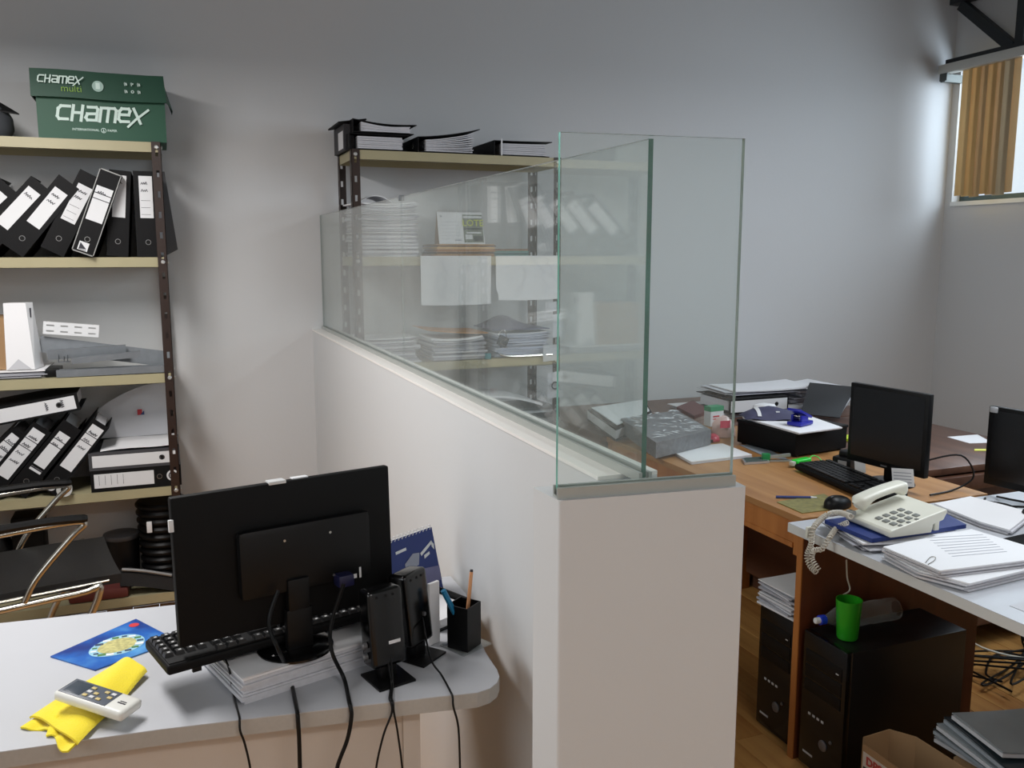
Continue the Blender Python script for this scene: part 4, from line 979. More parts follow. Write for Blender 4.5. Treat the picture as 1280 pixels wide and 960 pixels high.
cable('right one of two thin cables under the front speaker', [Vector((.340, 1.464, DZ + .05)), at(491, 852, Z=DZ + .006)] + d5 + fl_end(d5[-1]), .0019, group=GC)
d6 = drop([(563, 866), (573, 910), (575, 962)])
cable('thin cable from the rear speaker over the rounded desk end', [Vector((.420, 1.541, DZ + .08)), at(538, 822, Z=DZ + .03), at(552, 844, Z=DZ + .006)] + d6 + fl_end(d6[-1]), .0019, group=GC)

# ================================================================ right side: wood desk, walnut desks, white desk
wd_ = thing('wooden_desk', 'light oak office desk with keyboard and monitor beyond the half wall', 'desk', (1.68, 1.98, 0))
MB().box(-.004, .72, 0, 1.22, DZ - .020, DZ).build('desktop', WOODL, wd_)
MB().box(0, .72, .022, .040, DZ - .12, DZ - .021, M=None).build('rear_apron', WOODS, wd_)
MB().box(.0, .018, .04, 1.18, DZ - .085, DZ - .0205).box(-.004, .022, .04, 1.18, DZ - .100, DZ - .085).build('front_rail', WOODS, wd_)
MB().box(.004, .72, 0, .022, .0, DZ - .0205).build('side_panel', wood('reddish_panel', (74, 36, 20), (104, 54, 30), axis=2, sc=10), wd_)
MB().box(0, .004, -.0005, .0225, .0, DZ - .0205).build('edge_strip', WOODS, wd_)
MB().box(0, .72, 1.19, 1.212, .0, DZ - .0205).build('side_panel', WOODS, wd_)
MB().box(.70, .718, .022, 1.19, .08, DZ - .0205).build('back_panel', WOODD, wd_)
dd = thing('walnut_desk', 'dark walnut desk along the back wall, covered with files', 'desk', (1.66, 3.21, 0))
MB().box(0, 1.50, 0, .72, DZ - .025, DZ).build('desktop', WOODD, dd)
for xx in (.0, 1.475): MB().box(xx, xx + .022, .01, .70, 0, DZ - .0255).build('side_panel', WOODD, dd)
MB().box(.022, 1.475, .60, .618, .2, DZ - .0255).build('back_panel', WOODD, dd)
d2_ = thing('walnut_desk', 'empty-topped dark walnut desk behind the two monitors', 'desk', (2.415, 2.28, 0))
MB().rbox(0, .75, 0, .925, DZ - .025, DZ, .004).build('desktop', WOODD, d2_)
MB().box(.02, .72, .04, .058, .10, DZ - .0255).build('front_panel', WOODD, d2_)
for xx in (.01, .71): MB().box(xx, xx + .022, .02, .90, 0, DZ - .0255).build('side_panel', WOODD, d2_)
MB().rbox(.0, .74, -.02, .018, DZ - .085, DZ - .032, .004).build('front_rail', WOODD, d2_)
wt = thing('white_table', 'white laminate table in the right foreground, covered with papers', 'desk', (1.612, -.10, 0))
MB().box(0, 1.32, 0, 2.065, DZ - .026, DZ - .0012, 1).box(0, 1.32, 0, 2.065, DZ - .0012, DZ, 0).build('desktop', [WHITEL, mat('white_edge', (205, 205, 202), .5)], wt)
for yy in (.25, ): MB().box(.35, 1.25, yy, yy + .022, 0, DZ - .027).build('side_panel', CREAMP, wt)
MB().box(1.22, 1.242, .30, 2.0, .25, DZ - .027).build('modesty_panel', CREAMP, wt)
MB().tube([(1.15, 1.9, 0), (1.15, 1.9, DZ - .027)], .02, 12).build('leg', BLACKP, wt)

# computer towers
def tower(name, label, x, y, dx, dy, h, group=None):
    t = thing(name, label, 'computer', (x, y, 0), 0, group)
    MB().rbox(.02, dx, 0, dy, .012, h, .003).build('case', mat('tower_steel', (14, 14, 16), .35, metal=.0), t)
    f = MB().rbox(0, .022, -.001, dy + .001, .010, h + .002, .006, 2).build('front_panel', BGLOSS, t)
    for (z0, z1) in ((h - .09, h - .05), (h - .135, h - .095), (h - .175, h - .14)):
        MB().rbox(-.0025, .004, .014, dy - .014, z0, z1, .0015).build('drive_bay', BLACKP, t)
    MB().rbox(-.004, -.002, .025, .035, h - .073, h - .070, .0005).build('badge', KEYL, t)
    for k in range(4): MB().box(-.001, 0, dy - .045 - k * .018, dy - .035 - k * .018, h - .245, h - .238).build('port', KEYL, t)
    MB().lathe([(.016, 0), (.016, .003), (.012, .005), (.001, .005)], 20, M=T(0, dy * .42, h - .31, ry=R(-90))).build('power_button', mat('button_silver', (120, 120, 124), .3, metal=.6), t)
    MB().lathe([(.005, 0), (.005, .003)], 12, M=T(0, dy * .25, h - .285, ry=R(-90))).build('reset_button', mat('button_silver', (120, 120, 124), .3, metal=.6), t)
    MB().box(-.001, 0, dy - .06, dy - .02, .05, .056).build('brand_mark', KEYL, t)
    for xx in (.04, dx - .04):
        for yy in (.02, dy - .02): MB().lathe([(.012, 0), (.010, .0125)], 10, M=T(xx, yy, 0)).build('foot', BLACKP, t)
    return t
tower('computer_tower', 'black computer tower in front of the oak side panel, green cup on top', 1.685, 1.785, .44, .175, .42)
tower('computer_tower', 'black computer tower inside the oak desk with papers on top', 1.705, 2.025, .42, .165, .415)
stack('paper_pile', 'fanned white papers on the computer tower inside the oak desk', 'papers', (1.84, 2.108, .418), .30, .165, .075, 14, jit=.008, ang=4, curl=.006)
cu_ = thing('plastic_cup', 'bright green plastic cup standing on the front computer tower', 'cup', (at(1055, 800, Z=.423).x + .02, at(1055, 800, Z=.423).y + .01, .4225))
MB().lathe([(.001, 0), (.027, 0), (.029, .004), (.036, .115), (.0345, .115), (.0275, .006), (.001, .006)], 28, cap=False).build('cup', CUPG, cu_)
bt = thing('water_bottle', 'clear plastic bottle with blue cap lying on the front computer tower', 'bottle', (1.72, 1.925, .4225 + .036), (0, R(90), R(-3)))
MB().lathe([(.011, .0), (.011, .012), (.015, .02), (.030, .055), (.034, .075), (.032, .10), (.034, .115), (.034, .145), (.031, .155), (.034, .165), (.034, .20), (.031, .21), (.034, .22), (.033, .255), (.022, .262)], 24, cap=False).build('body', CLEAR, bt)
MB().lathe([(.014, -.012), (.014, .006), (.012, .007)], 16).build('cap', mat('cap_blue', (24, 54, 190), .35), bt)
MB().lathe([(.007, -.028), (.009, -.026), (.009, -.012)], 14).build('spout', LABELM, bt)
cable('cream cord hanging from the white table onto the tower', [at(1058, 700, Y=1.95), at(1059, 722, Y=1.955), at(1062, 738, Y=1.955), Vector((1.80, 1.95, .50)), Vector((1.83, 1.955, .43))], .0024, CREAM, 'cord', 'cord')

# cardboard box, folders on the floor
bq = [at(1066, 916, Z=.30), at(1112, 908, Z=.30)]
cb = thing('cardboard_box', 'open brown cardboard box with red and black print at the bottom edge', 'box', (1.552, 1.245, 0))
t_ = .004; bw_, bd_, bh_ = .155, .36, .30
outer = [(0, 0), (bw_, 0), (bw_, bd_ - .05), (bw_ - .04, bd_), (.03, bd_), (0, bd_ - .03)]
mb = MB(); n_ = len(outer)
cxm, cym = bw_ / 2, bd_ / 2
inner = [(cxm + (x - cxm) * .95, cym + (y - cym) * .98) for x, y in outer]
vs = [(x, y, 0) for x, y in outer] + [(x, y, bh_ + .004 * math.sin(3 * i)) for i, (x, y) in enumerate(outer)] + [(x, y, bh_ + .004 * math.sin(3 * i)) for i, (x, y) in enumerate(inner)] + [(x, y, .006) for x, y in inner]
fs = []
for i in range(n_):
    j = (i + 1) % n_; fs += [(i, j, n_ + j, n_ + i), (n_ + i, n_ + j, 2 * n_ + j, 2 * n_ + i), (2 * n_ + i, 2 * n_ + j, 3 * n_ + j, 3 * n_ + i)]
fs += [tuple(reversed(range(n_))), tuple(range(3 * n_, 4 * n_))]
mb.add(vs, fs); mb.build('walls', CARD, cb)
MB().box(-.0008, 0, .05, .325, .05, .285).build('outer_print', mat('print_pale', (206, 200, 190), .7), cb)
MB().box(-.0016, -.0008, .252, .322, .232, .248).build('black_band', INK, cb)
text('band_lettering', 'EXPRESS', .012, LABELM, T(-.0018, .288, .240) @ Matrix.Rotation(R(-90), 4, 'Z') @ FRONT, cb)
text('red_lettering', 'DPS', .030, mat('faded_red', (176, 70, 64), .7), T(-.0014, .288, .266) @ Matrix.Rotation(R(-90), 4, 'Z') @ FRONT, cb, bold=.001, th=.0006)
# crate carrying the folder pile (below the frame)
GD = mat('grey_plastic_sleeve', (138, 146, 152), .3, var=.15, scale=12)
GD2 = mat('dark_sleeve', (40, 50, 56), .25, var=.3, scale=14)
GD3 = mat('pale_sleeve', (150, 158, 166), .35, var=.1)
cr_ = thing('floor_carton', 'plain brown carton under the pile of grey plastic folders', 'box', (1.775, 1.28, 0))
MB().box(0, .33, 0, .22, 0, .26).build('body', CARD, cr_)
sl_ = [([(1168, 918), (1240, 960), (1285, 975), (1290, 912)], .285, GD3, 'lowest pale plastic folder of the pile at the bottom right'),
       ([(1167, 908), (1242, 962), (1300, 985), (1300, 900)], .305, GD2, 'dark glossy plastic folder low in the pile at the bottom right'),
       ([(1171, 902), (1250, 962), (1310, 990), (1310, 892)], .325, GD, 'blue-grey plastic folder in the middle of the bottom-right pile'),
       ([(1180, 894), (1262, 960), (1320, 990), (1320, 884)], .345, GD2, 'second folder from the top of the bottom-right pile, dark'),
       ([(1190, 889), (1254, 937), (1330, 935), (1330, 878)], .365, GD, 'topmost plain grey plastic folder of the bottom-right pile')]
zc = .262
for i, (qq, zt, mm, lb) in enumerate(sl_):
    q4 = [at(px, py, Z=zc + .022) for px, py in qq]
    o = thing('plastic_folder', lb, 'folder', (q4[0].x, q4[0].y, zc), 0, 'pile of plastic folders on the floor carton')
    l4 = [q.xy - q4[0].xy for q in q4]
    MB().grid(lambda u, v: ((l4[0] * (1 - u) * (1 - v) + l4[1] * u * (1 - v) + l4[2] * u * v + l4[3] * (1 - u) * v).to_tuple() + (.018 - .004 * math.sin(3 * v) * 1 + .002 * math.sin(5 * u),)), 8, 6, .003).build('cover', mm, o)
    MB().grid(lambda u, v: ((l4[0] * (1 - u) * (1 - v) + l4[1] * u * (1 - v) + l4[2] * u * v + l4[3] * (1 - u) * v).to_tuple() + (.011 - .004 * math.sin(3 * v),)), 6, 4, .009, ).build('sheets', GD3 if i % 2 else PAPER2, o)
    zc += .021
# cables on the floor under the far desks
rnd = random.Random(5)
for i in range(5):
    pts = [];
    for j in range(6):
        a = rnd.uniform(0, 6.28); pts.append((2.78 + rnd.uniform(-.25, .30), 2.12 + rnd.uniform(-.13, .16), .006 + .012 * i + rnd.uniform(0, .02)))
    pts.append((2.95, 2.22, .01 + .01 * i)); pts.append((2.98, 2.25, .30)); pts.append((2.97, 2.26, .60))
    cable(('black cable looped on the floor under the walnut desk', 'second loop of black cable on the floor', 'crossing black cable over the floor tangle', 'short loop of black cable on top of the tangle', 'black cable rising from the floor to the desk')[i], pts, .004, BLACKP, 'floor_cable', 'cable', 8, 'tangle of cables on the floor under the walnut desk')
cable('cream network cord slanting across the floor tangle', [(2.55, 2.22, .30), (2.62, 2.20, .14), (2.75, 2.16, .07), (2.9, 2.05, .06)], .004, CREAM, 'cord', 'cord')

# ---------------------------------------------------------------- things on the oak desk
def slab(name, label, cat, pxs, ztop, th, mats, zb=None, parts=None, group=None, n=1, jit=0.0, pname=None):
    """flat thing whose top outline is given by measured directions on the plane z=ztop"""
    q = [at(px, py, Z=ztop).xy for px, py in pxs]; o0 = q[0].copy()
    mb = MB()
    for i in range(n):
        a = Vector((random.uniform(-jit, jit), random.uniform(-jit, jit)))
        z0 = ztop - th + th * i / n; z1_ = ztop - th + th * (i + .9) / n
        s = 1 - (random.uniform(0, .02) if i < n - 1 else 0)
        mb.prism([tuple((p - o0) * s + (a if i < n - 1 else a * 0)) for p in q], z0 - (ztop - th), z1_ - (ztop - th), mi=(1 if n > 1 and i < n - 1 else 0))
    ms = mats if isinstance(mats, (list, tuple)) else [mats, PEDGE]
    if parts is None:
        o = mb.build(name, ms, None, (o0.x, o0.y, ztop - th)); tag(o, label, cat, group); return o, q
    e = thing(name, label, cat, (o0.x, o0.y, ztop - th), 0, group); mb.build(pname or 'body', ms, e); return e, q
kv = [at(992, 585, Z=DZ + .02), at(1110, 612, Z=DZ + .02)]
# keyboard 2: the long axis runs from the far left end to the phone
ka = at(993, 583, Z=DZ + .015).xy; kb_ = at(1088, 625, Z=DZ + .015).xy
# user at -x side: near edge (space bar) faces -x
dirk = (kb_ - ka).normalized(); rotk = math.atan2(dirk.y, dirk.x)
keyboard('keyboard', 'black keyboard in front of the monitor on the oak desk', (ka.x, ka.y, DZ + .006), rotk, separate=False, L=.43, D=.135, tilt=2)
mpq = [(969, 628), (1002, 616), (1068, 628), (1035, 641)]
md, q_ = slab('mouse_pad', 'green and brown patterned mouse pad on the oak desk', 'mouse pad', [(971, 627), (1003, 641), (1060, 634), (1030, 617)], DZ + .003, .0026, mat('camo_print', (128, 122, 74), .5, var=.6, scale=55))
pm = at(1047, 634, Z=DZ + .004)
ms = thing('computer_mouse', 'black computer mouse on the patterned mouse pad', 'mouse', (pm.x + .01, pm.y + .01, DZ + .0034), (0, 0, R(10)))
def mousef(u, v):
    a = u * 2 * math.pi; r_ = math.sin(v * math.pi / 2)
    return (.052 * r_ * math.cos(a), .030 * r_ * math.sin(a) * (1 - .12 * math.cos(a)), .034 * math.cos(v * math.pi / 2) ** .7 * (1 - .2 * r_ * math.cos(a)))
MB().grid(mousef, 24, 8).build('shell', BLACKP, ms)
MB().box(-.034, -.018, -.002, .002, .026, .034).build('wheel', mat('knob_grey', (90, 90, 92), .3), ms)
pn = thing('pen', 'dark blue pen with white tip on the mouse pad edge', 'pen', at(970, 621, Z=DZ + .005))
pe = at(1021, 622, Z=DZ + .005) - at(970, 621, Z=DZ + .005)
MB().tube([(0, 0, 0), pe * .85], .0042, 8).build('barrel', BLUEB, pn); MB().tube([pe * .85, pe], [.0042, .002], 8).build('tip', LABELM, pn)
# monitor 1
def side_monitor(label, x, y, rz, W_, H_, zb, baseoff=.02, stickers=True):
    """screen faces -x"""
    m = thing('monitor', label, 'monitor', (x, y, DZ), (0, 0, rz))
    MB().lathe([(.075, 0), (.075, .004), (.07, .010), (.03, .016), (.001, .016)], 28, M=T(baseoff + .02, 0, 0)).build('base', BGLOSS, m)
    MB().rbox(baseoff + .008, baseoff + .03, -.022, .022, .010, zb - DZ + .09, .004).build('neck', BLACKP, m)
    MB().rbox(0, .022, -W_ / 2, W_ / 2, zb - DZ, zb - DZ + H_, .004).build('panel', BLACKP, m)
    MB().box(-.0006, .0004, -W_ / 2 + .014, W_ / 2 - .014, zb - DZ + .022, zb - DZ + H_ - .012).build('screen', SCREEN, m)
    MB().rbox(.018, .045, -W_ * .3, W_ * .3, zb - DZ + .05, zb - DZ + H_ - .06, .008).build('rear_housing', BLACKP, m)
    MB().box(-.001, 0, -.012, .012, zb - DZ + .007, zb - DZ + .012).build('brand_mark', mat('mark_grey', (90, 90, 92), .4), m)
    return m
m1 = side_monitor('black monitor on the oak desk with paper tags along its lower edge', 2.168, 2.185, R(6), .305, .268, .805)
# tags hung on it
for (px, py, w1, h1, lb) in ((1076, 583, .045, .042, 'left'), (1130, 597, .072, .055, 'right')):
    p = at(px, py, X=2.16 if lb == 'left' else 2.10)
    tg = thing('paper_tag', {'left': 'blank white square tag under the left corner of the monitor', 'right': 'printed white card leaning at the monitor foot beside the telephone'}[lb], 'tag', (p.x, p.y, p.z - h1 / 2), (0, R(-8), R(-84 + (8 if lb == 'right' else 0))))
    MB().box(-w1 / 2, w1 / 2, -.0005, .0005, 0, h1).build('card', PAPER, tg)
    if lb == 'right':
        mb = MB()
        for k in range(4): mb.box(-w1 * .42, w1 * .40, -.0009, -.0005, h1 * (.2 + .18 * k), h1 * (.2 + .18 * k) + .0025)
        mb.build('writing', INKF, tg)
rt = thing('small_router', 'small black adapter box with a silver sticker behind the monitor', 'adapter', (2.235, 2.415, DZ), R(20))
MB().rbox(-.055, .055, -.035, .035, 0, .045, .006).rbox(-.04, .02, -.03, .02, .044, .065, .006).build('body', BLACKP, rt)
MB().box(-.0562, -.055, -.02, .012, .008, .034).build('sticker', mat('silver_sticker', (190, 192, 196), .3, metal=.3), rt)
cable('black cable arching behind the monitor', [Vector((2.24, 2.08, .85)), Vector((2.33, 2.03, .87)), Vector((2.38, 2.02, .80)), Vector((2.33, 2.04, .757)), Vector((2.20, 2.02, .756))], .003)
# black printer tray box
pr_ = thing('printer', 'low black flatbed printer with papers on its lid', 'printer', (2.15, 2.60, DZ), R(9))
MB().rbox(0, .285, 0, .300, .006, .095, .006, 2).build('body', BLACKM, pr_)
MB().rbox(-.003, .288, -.003, .303, .088, .100, .004).build('lid', BLACKP, pr_)
for a, b in ((.02, .02), (.26, .02), (.02, .28), (.26, .28)): MB().lathe([(.01, 0), (.01, .007)], 8, M=T(a, b, 0)).build('foot', BLACKP, pr_)
slab('paper_pile', 'white papers lying on the black printer', 'papers', [(928, 521), (999, 541), (1053, 534), (990, 512)], DZ + .109, .008, [PAPER, PEDGE], n=3, jit=.004)
zp = DZ + .110
fb_ = thing('grey_pouch', 'grey violet fabric pouch with white strap on the printer papers', 'pouch', at(966, 522, Z=zp), (0, 0, R(-25)))
def pouch(u, v):
    x = (u - .5) * .20; y = (v - .5) * .12
    x *= 1.2; y *= 1.15
    return (x, y, .004 + .046 * (math.sin(math.pi * u) ** .6) * (math.sin(math.pi * v) ** .5) * (1 - .3 * u) + .003 * math.sin(12 * u + 5 * v))
MB().grid(pouch, 18, 10, .002).build('body', mat('pouch_fabric', (66, 66, 92), .75, var=.2, scale=30), fb_)
MB().grid(lambda u, v: (lambda p: (p[0] + .0, p[1], p[2] + .0025))(pouch(.20 + .06 * u, .03 + v * .94)), 3, 10, .001).build('strap', LABELM, fb_)
MB().box(.0, .014, -.052, -.04, .030, .034).build('tag', LABELM, fb_)
tag(MB().rbox(-.035, .045, -.03, .035, 0, .035, .014, 3, M=T(*at(955, 516, Z=zp + .012), rz=R(20))).build('white_adapter', LABELM), 'rounded white adapter behind the grey pouch on the printer', 'adapter')
hp = thing('hole_punch', 'glossy blue hole punch on the printer papers', 'hole punch', at(1000, 531, Z=zp) + Vector((0, 0, .001)), (0, 0, R(20)))
MB().rbox(-.045, .045, -.030, .030, 0, .016, .005).build('base', BLUE, hp)
for yy in (-.024, .014): MB().rbox(-.028, .018, yy, yy + .010, .010, .040, .003).build('side_arm', BLUE, hp)
MB().rbox(-.05, .045, -.028, .028, 0, .010, .004, M=T(-.005, 0, .040, ry=R(22))).build('handle', BLUE, hp)
MB().tube([(-.02, -.02, .034), (-.02, .022, .034)], .004, 8).build('pin', CHROME, hp)
# notepad, phone, small stationery
npd, q_ = slab('notepad', 'white notepad lying on the oak desk behind the glass', 'notepad', [(835, 561), (864, 577), (940, 568), (903, 554)], DZ + .012, .011, [PAPER, PEDGE], n=3, jit=.002)
sp_, q_ = slab('smartphone', 'silver smartphone lying on the oak desk beside the notepad', 'phone', [(927, 572), (931, 578), (962, 576), (958, 570)], DZ + .010, .009, mat('phone_silver', (196, 198, 200), .25, metal=.6), parts=1)
o0 = q_[0]; MB().prism([tuple((p - sum(q_, Vector((0, 0))) / 4) * .86 + sum(q_, Vector((0, 0))) / 4 - o0) for p in q_], .009, .0095).build('screen', mat('phone_screen', (92, 104, 100), .12), sp_)
gp = at(1003, 577, Z=DZ + .015)
hl = thing('highlighter', 'bright green highlighter with pale cord beside the keyboard end', 'highlighter', gp, (0, 0, R(12)))
BG = mat('neon_green', (40, 205, 60), .35)
MB().rbox(-.045, .035, -.014, .014, -.012, .012, .006, 3).build('body', BG, hl)
MB().rbox(-.062, -.045, -.009, .009, -.008, .008, .003).build('cap', mat('pale_grey_plastic', (190, 192, 180), .4), hl)
MB().tube(smooth_path([(.035, 0, 0), (.06, .006, .012), (.085, .0, .006), (.09, -.02, -.010)]), .0022, 6).build('cord', BG, hl)
gp = at(964, 573, Z=DZ + .012)
st = thing('small_stapler', 'small metal stapler with a green body beside the smartphone', 'stapler', (gp.x, gp.y, DZ + .001), (0, 0, R(-20)))
MB().box(-.03, .075, -.008, .008, 0, .005).build('base', ALU, st)
MB().box(-.03, .07, -.007, .007, .0, .010, M=T(0, 0, .012, ry=R(-6))).build('arm', ALU, st)
MB().rbox(-.034, -.006, -.010, .010, .004, .030, .003).build('grip', mat('dark_green_plastic', (24, 130, 70), .4), st)
sh_, q_ = slab('grey_sheet', 'light grey plastic sleeve beside the notepad', 'sleeve', [(925, 556), (958, 571), (985, 574), (950, 556)], DZ + .003, .0022, GD3)
# file stacks near the glass
mq1, q_ = slab('file_stack', 'thick mottled grey box file wrapped in clear plastic behind the glass', 'file', [(776, 521), (820, 551), (889, 535), (846, 511)], DZ + .080, .066, [mat('wrapped_mottle', (112, 114, 118), .3, var=.5, scale=70), PEDGE], parts=1)
o0 = q_[0]
rnd = random.Random(4); mb = MB()
for k in range(90):
    u, v = rnd.uniform(.03, .95), rnd.uniform(.03, .95); p = (q_[0] * (1 - u) * (1 - v) + q_[1] * u * (1 - v) + q_[2] * u * v + q_[3] * (1 - u) * v) - o0
    a = rnd.uniform(0, 3.14); s = rnd.uniform(.010, .028); w0 = rnd.uniform(.002, .007)
    mb.add([(p.x - s * math.cos(a), p.y - s * math.sin(a), .0668), (p.x - w0 * math.sin(a), p.y + w0 * math.cos(a), .0685), (p.x + s * math.cos(a), p.y + s * math.sin(a), .0665), (p.x + w0 * math.sin(a), p.y - w0 * math.cos(a), .0685)], [(0, 1, 2, 3)])
o = mb.build('wrap_creases', mat('cellophane_glint', (225, 228, 232), .15), mq1); o['kind'] = 'stuff'  # raised creases; highlights on the clear wrap are put into their pale colour
slab('flat_binder', 'black binder under the mottled box file', 'binder', [(771, 531), (822, 566), (893, 549), (850, 526)], DZ + .0135, .013, [BOARD, PEDGE])
fb2, q_ = slab('flat_binder', 'open black binder with white pages left of the mottled box file', 'binder', [(735, 510), (770, 534), (815, 514), (806, 499)], DZ + .062, .060, [BOARD, PEDGE], parts=1)
o0 = q_[0]; cc = sum(q_, Vector((0, 0))) / 4
MB().prism([tuple((p - cc) * .9 + cc - o0) for p in q_], .060, .064).build('top_page', PAPER, fb2)
MB().prism([tuple((p - cc) * 1.015 + cc - o0) for p in q_], .012, .046).build('pages', PEDGE, fb2)
# tall dark red files & medicine box & pink bags
slab('red_files', 'dark red and brown files sloping behind the mottled box file', 'files', [(846, 508), (868, 519), (888, 512), (866, 500)], DZ + .085, .08, [mat('maroon_board', (92, 46, 48), .6, var=.3, scale=40), mat('maroon_edge', (150, 130, 120), .8, var=.4, scale=90)], n=5, jit=.006)
bp0 = at(892, 527, Z=DZ + .06)
mbx = thing('medicine_box', 'small white medicine box with a green top beside the mottled file', 'box', (bp0.x, bp0.y, DZ + .045), R(8))
MB().box(-.035, .035, -.02, .02, 0, .078).build('body', LABELM, mbx)
MB().box(-.0355, .0355, -.0205, .0205, .062, .082).build('top', mat('mint_green', (40, 140, 96), .5), mbx)
mb = MB(); mb.box(-.022, .012, -.0208, -.02, .038, .044).box(-.022, .004, -.0208, -.02, .028, .032); mb.build('red_print', mat('print_red', (190, 40, 50), .5), mbx)
MB().box(-.018, -.006, -.0208, -.02, .010, .020).build('black_mark', INK, mbx)
tag(MB().rbox(-.05, .05, -.03, .03, 0, .044, .004, M=T(bp0.x, bp0.y + .012, DZ, rz=R(8))).build('brown_carton', CARD), 'small carton under the medicine box', 'box')
for i, (px, py, sx, sz, c, lb) in enumerate(((906, 545, .055, .085, (196, 168, 162), 'crumpled pale plastic bag with red print left of the printer'), (893, 551, .030, .030, (196, 60, 84), 'small crumpled red wrapper at the foot of the pale bag'))):
    p = at(px, py, Z=DZ + .005); ps = random.Random(i)
    o = thing('plastic_bag', lb, 'bag', (p.x, p.y + sx * .5, DZ + .001))
    mb = MB(); prof = [(.001, 0), (sx, .002), (sx * 1.05, sz * .3), (sx * .9, sz * .7), (sx * .5, sz * .95), (.001, sz)]
    mb.lathe(prof, 14); mb.v = [(x * ps.uniform(.85, 1.12), y * ps.uniform(.8, 1.1), z * ps.uniform(.92, 1.05)) for x, y, z in mb.v]
    mb.build('bag', mat('bag%d_film' % i if False else ('pale_film', 'red_film')[i], c, .3, var=.25, scale=40), o)
    if i == 0:
        MB().grid(lambda u, v: (-.045 + u * .05, -.058 + .004 * math.sin(7 * u), .045 + v * .03), 4, 3, .001).build('red_print', mat('pink_print', (205, 70, 96), .5), o)
# papers and binder on the walnut desk
yb = 3.34
stack('paper_pile', 'thin pile of papers under the white-labelled binder on the walnut desk', 'papers', (2.60, yb + .20, DZ), .62, .34, .020, 5, jit=.01)
k = dict(loc=(at(912, 505, Y=yb).x, yb, DZ + .022 + .068), rot=(0, R(90), 0))
binder('black binder with long white spine label lying flat on the walnut desk', k['loc'], k['rot'], w_=.068, h=.33, lab=((.008, .322),), labw=.78, words=0, ring=.262, full=True, group=None)
stack('paper_pile', 'loose white papers heaped on the flat binder, walnut desk', 'papers', (2.66, yb + .19, DZ + .092), .46, .24, .022, 6, jit=.02, ang=6, curl=.02)
stack('paper_pile', 'pile of papers against the back wall right of the flat binder', 'papers', (3.00, yb + .24, DZ), .30, .30, .088, 9, jit=.02, ang=7, curl=.02)
fq = [at(1001, 517, Y=3.10), at(1050, 522, Y=3.06), at(1074, 484, Y=3.36), at(1012, 478, Y=3.40)]
bf = thing('black_folder', 'black folder bowed over the papers beside the monitor on the walnut desk', 'folder', (fq[0].x, fq[0].y, DZ + .001))
fo = Vector((fq[0].x, fq[0].y, DZ + .001)); fl4 = [q - fo for q in fq]
def fold(u, v, dz=0):
    p = (fl4[0] * (1 - u) + fl4[1] * u) * (1 - v) + (fl4[3] * (1 - u) + fl4[2] * u) * v
    return (p.x, p.y, max(.004, p.z + .022 * math.sin(math.pi * v) * (.4 + .6 * math.sin(2 * u)) - dz))
MB().grid(lambda u, v: fold(u, v), 12, 12, .004).build('cover', mat('black_card', (22, 22, 25), .55, var=.2), bf)
MB().grid(lambda u, v: fold(.03 + .94 * u, .05 + v * .93, .012 + .02 * v), 8, 8, .003).build('pages', PEDGE, bf)
slab('loose_papers', 'white loose papers on the right part of the walnut desk', 'papers', [(1184, 546), (1212, 554), (1240, 553), (1222, 543)], DZ + .002, .0015, PAPER)
slab('sticky_strip', 'small yellow paper strip on the walnut desk beside the right monitor', 'note', [(1218, 561), (1218, 563), (1235, 563), (1235, 561)], DZ + .003, .002, mat('sticky_yellow', (226, 228, 110), .7))
slab('sticky_note', 'small lime note on the desk edge left of the monitor', 'note', [(1057, 543), (1058, 548), (1068, 549), (1068, 543)], DZ + .012, .011, mat('lime_note', (200, 226, 60), .6))

# ---------------------------------------------------------------- things on the white table
stack('paper_pile', 'pile of white papers at the corner of the white table under the blue folder', 'papers', (1.79, 1.755, DZ), .30, .21, .026, 7, rot=R(-14), jit=.012, ang=5)
bfl, q_ = slab('blue_folder', 'dark blue folder under the telephone', 'folder', [(1031, 649), (1090, 673), (1208, 655), (1166, 632)], DZ + .040, .012, [BLUEB, PEDGE], parts=1)
o0 = q_[0]; cc = sum(q_, Vector((0, 0))) / 4
MB().prism([tuple((p - cc) * .985 + cc - o0) for p in q_], .0025, .0085).build('pages', PAPER, bfl)
slab('sticky_note', 'pale green note on the blue folder behind the telephone', 'note', [(1152, 641), (1158, 649), (1176, 645), (1166, 638)], DZ + .0425, .0012, mat('pale_green_note', (196, 214, 160), .8))
slab('paper_pile', 'large white sheets at the far right of the blue folder', 'papers', [(1168, 629), (1226, 652), (1262, 662), (1290, 640), (1213, 620)], DZ + .018, .017, [PAPER, PEDGE], n=3, jit=.008)
ptp, q_ = slab('paper_pile', 'printed papers held by a clip in the foreground of the white table', 'papers', [(1104, 683), (1175, 713), (1290, 699), (1290, 684), (1214, 661)], DZ + .042, .018, [PAPER, PEDGE], parts=1, n=5, jit=.004, pname='sheets')
qa = q_; o0 = q_[0]
def pq(px, py): v = at(px, py, Z=DZ + .042).xy - o0; return (v.x, v.y)
mb = MB()
for k in range(8):
    a0 = (1160 + k * 4.5 - 2, 672 + k * 3.3); a1 = (1228 + k * 4.2, 668 + k * 3.0)
    p, q2 = pq(*a0), pq(*a1); mb.prism([p, q2, (q2[0], q2[1] - .003), (p[0], p[1] - .003)], .0181, .0184)
mb.build('printed_lines', mat('print_pale_grey', (196, 198, 206), .8), ptp)
cpth = [pq(1157, 704), pq(1163, 697), pq(1169, 697), pq(1168, 701), pq(1160, 706)]
MB().tube(smooth_path([(x, y, .0192) for x, y in cpth]), .0009, 6).build('paper_clip', CHROME, ptp)
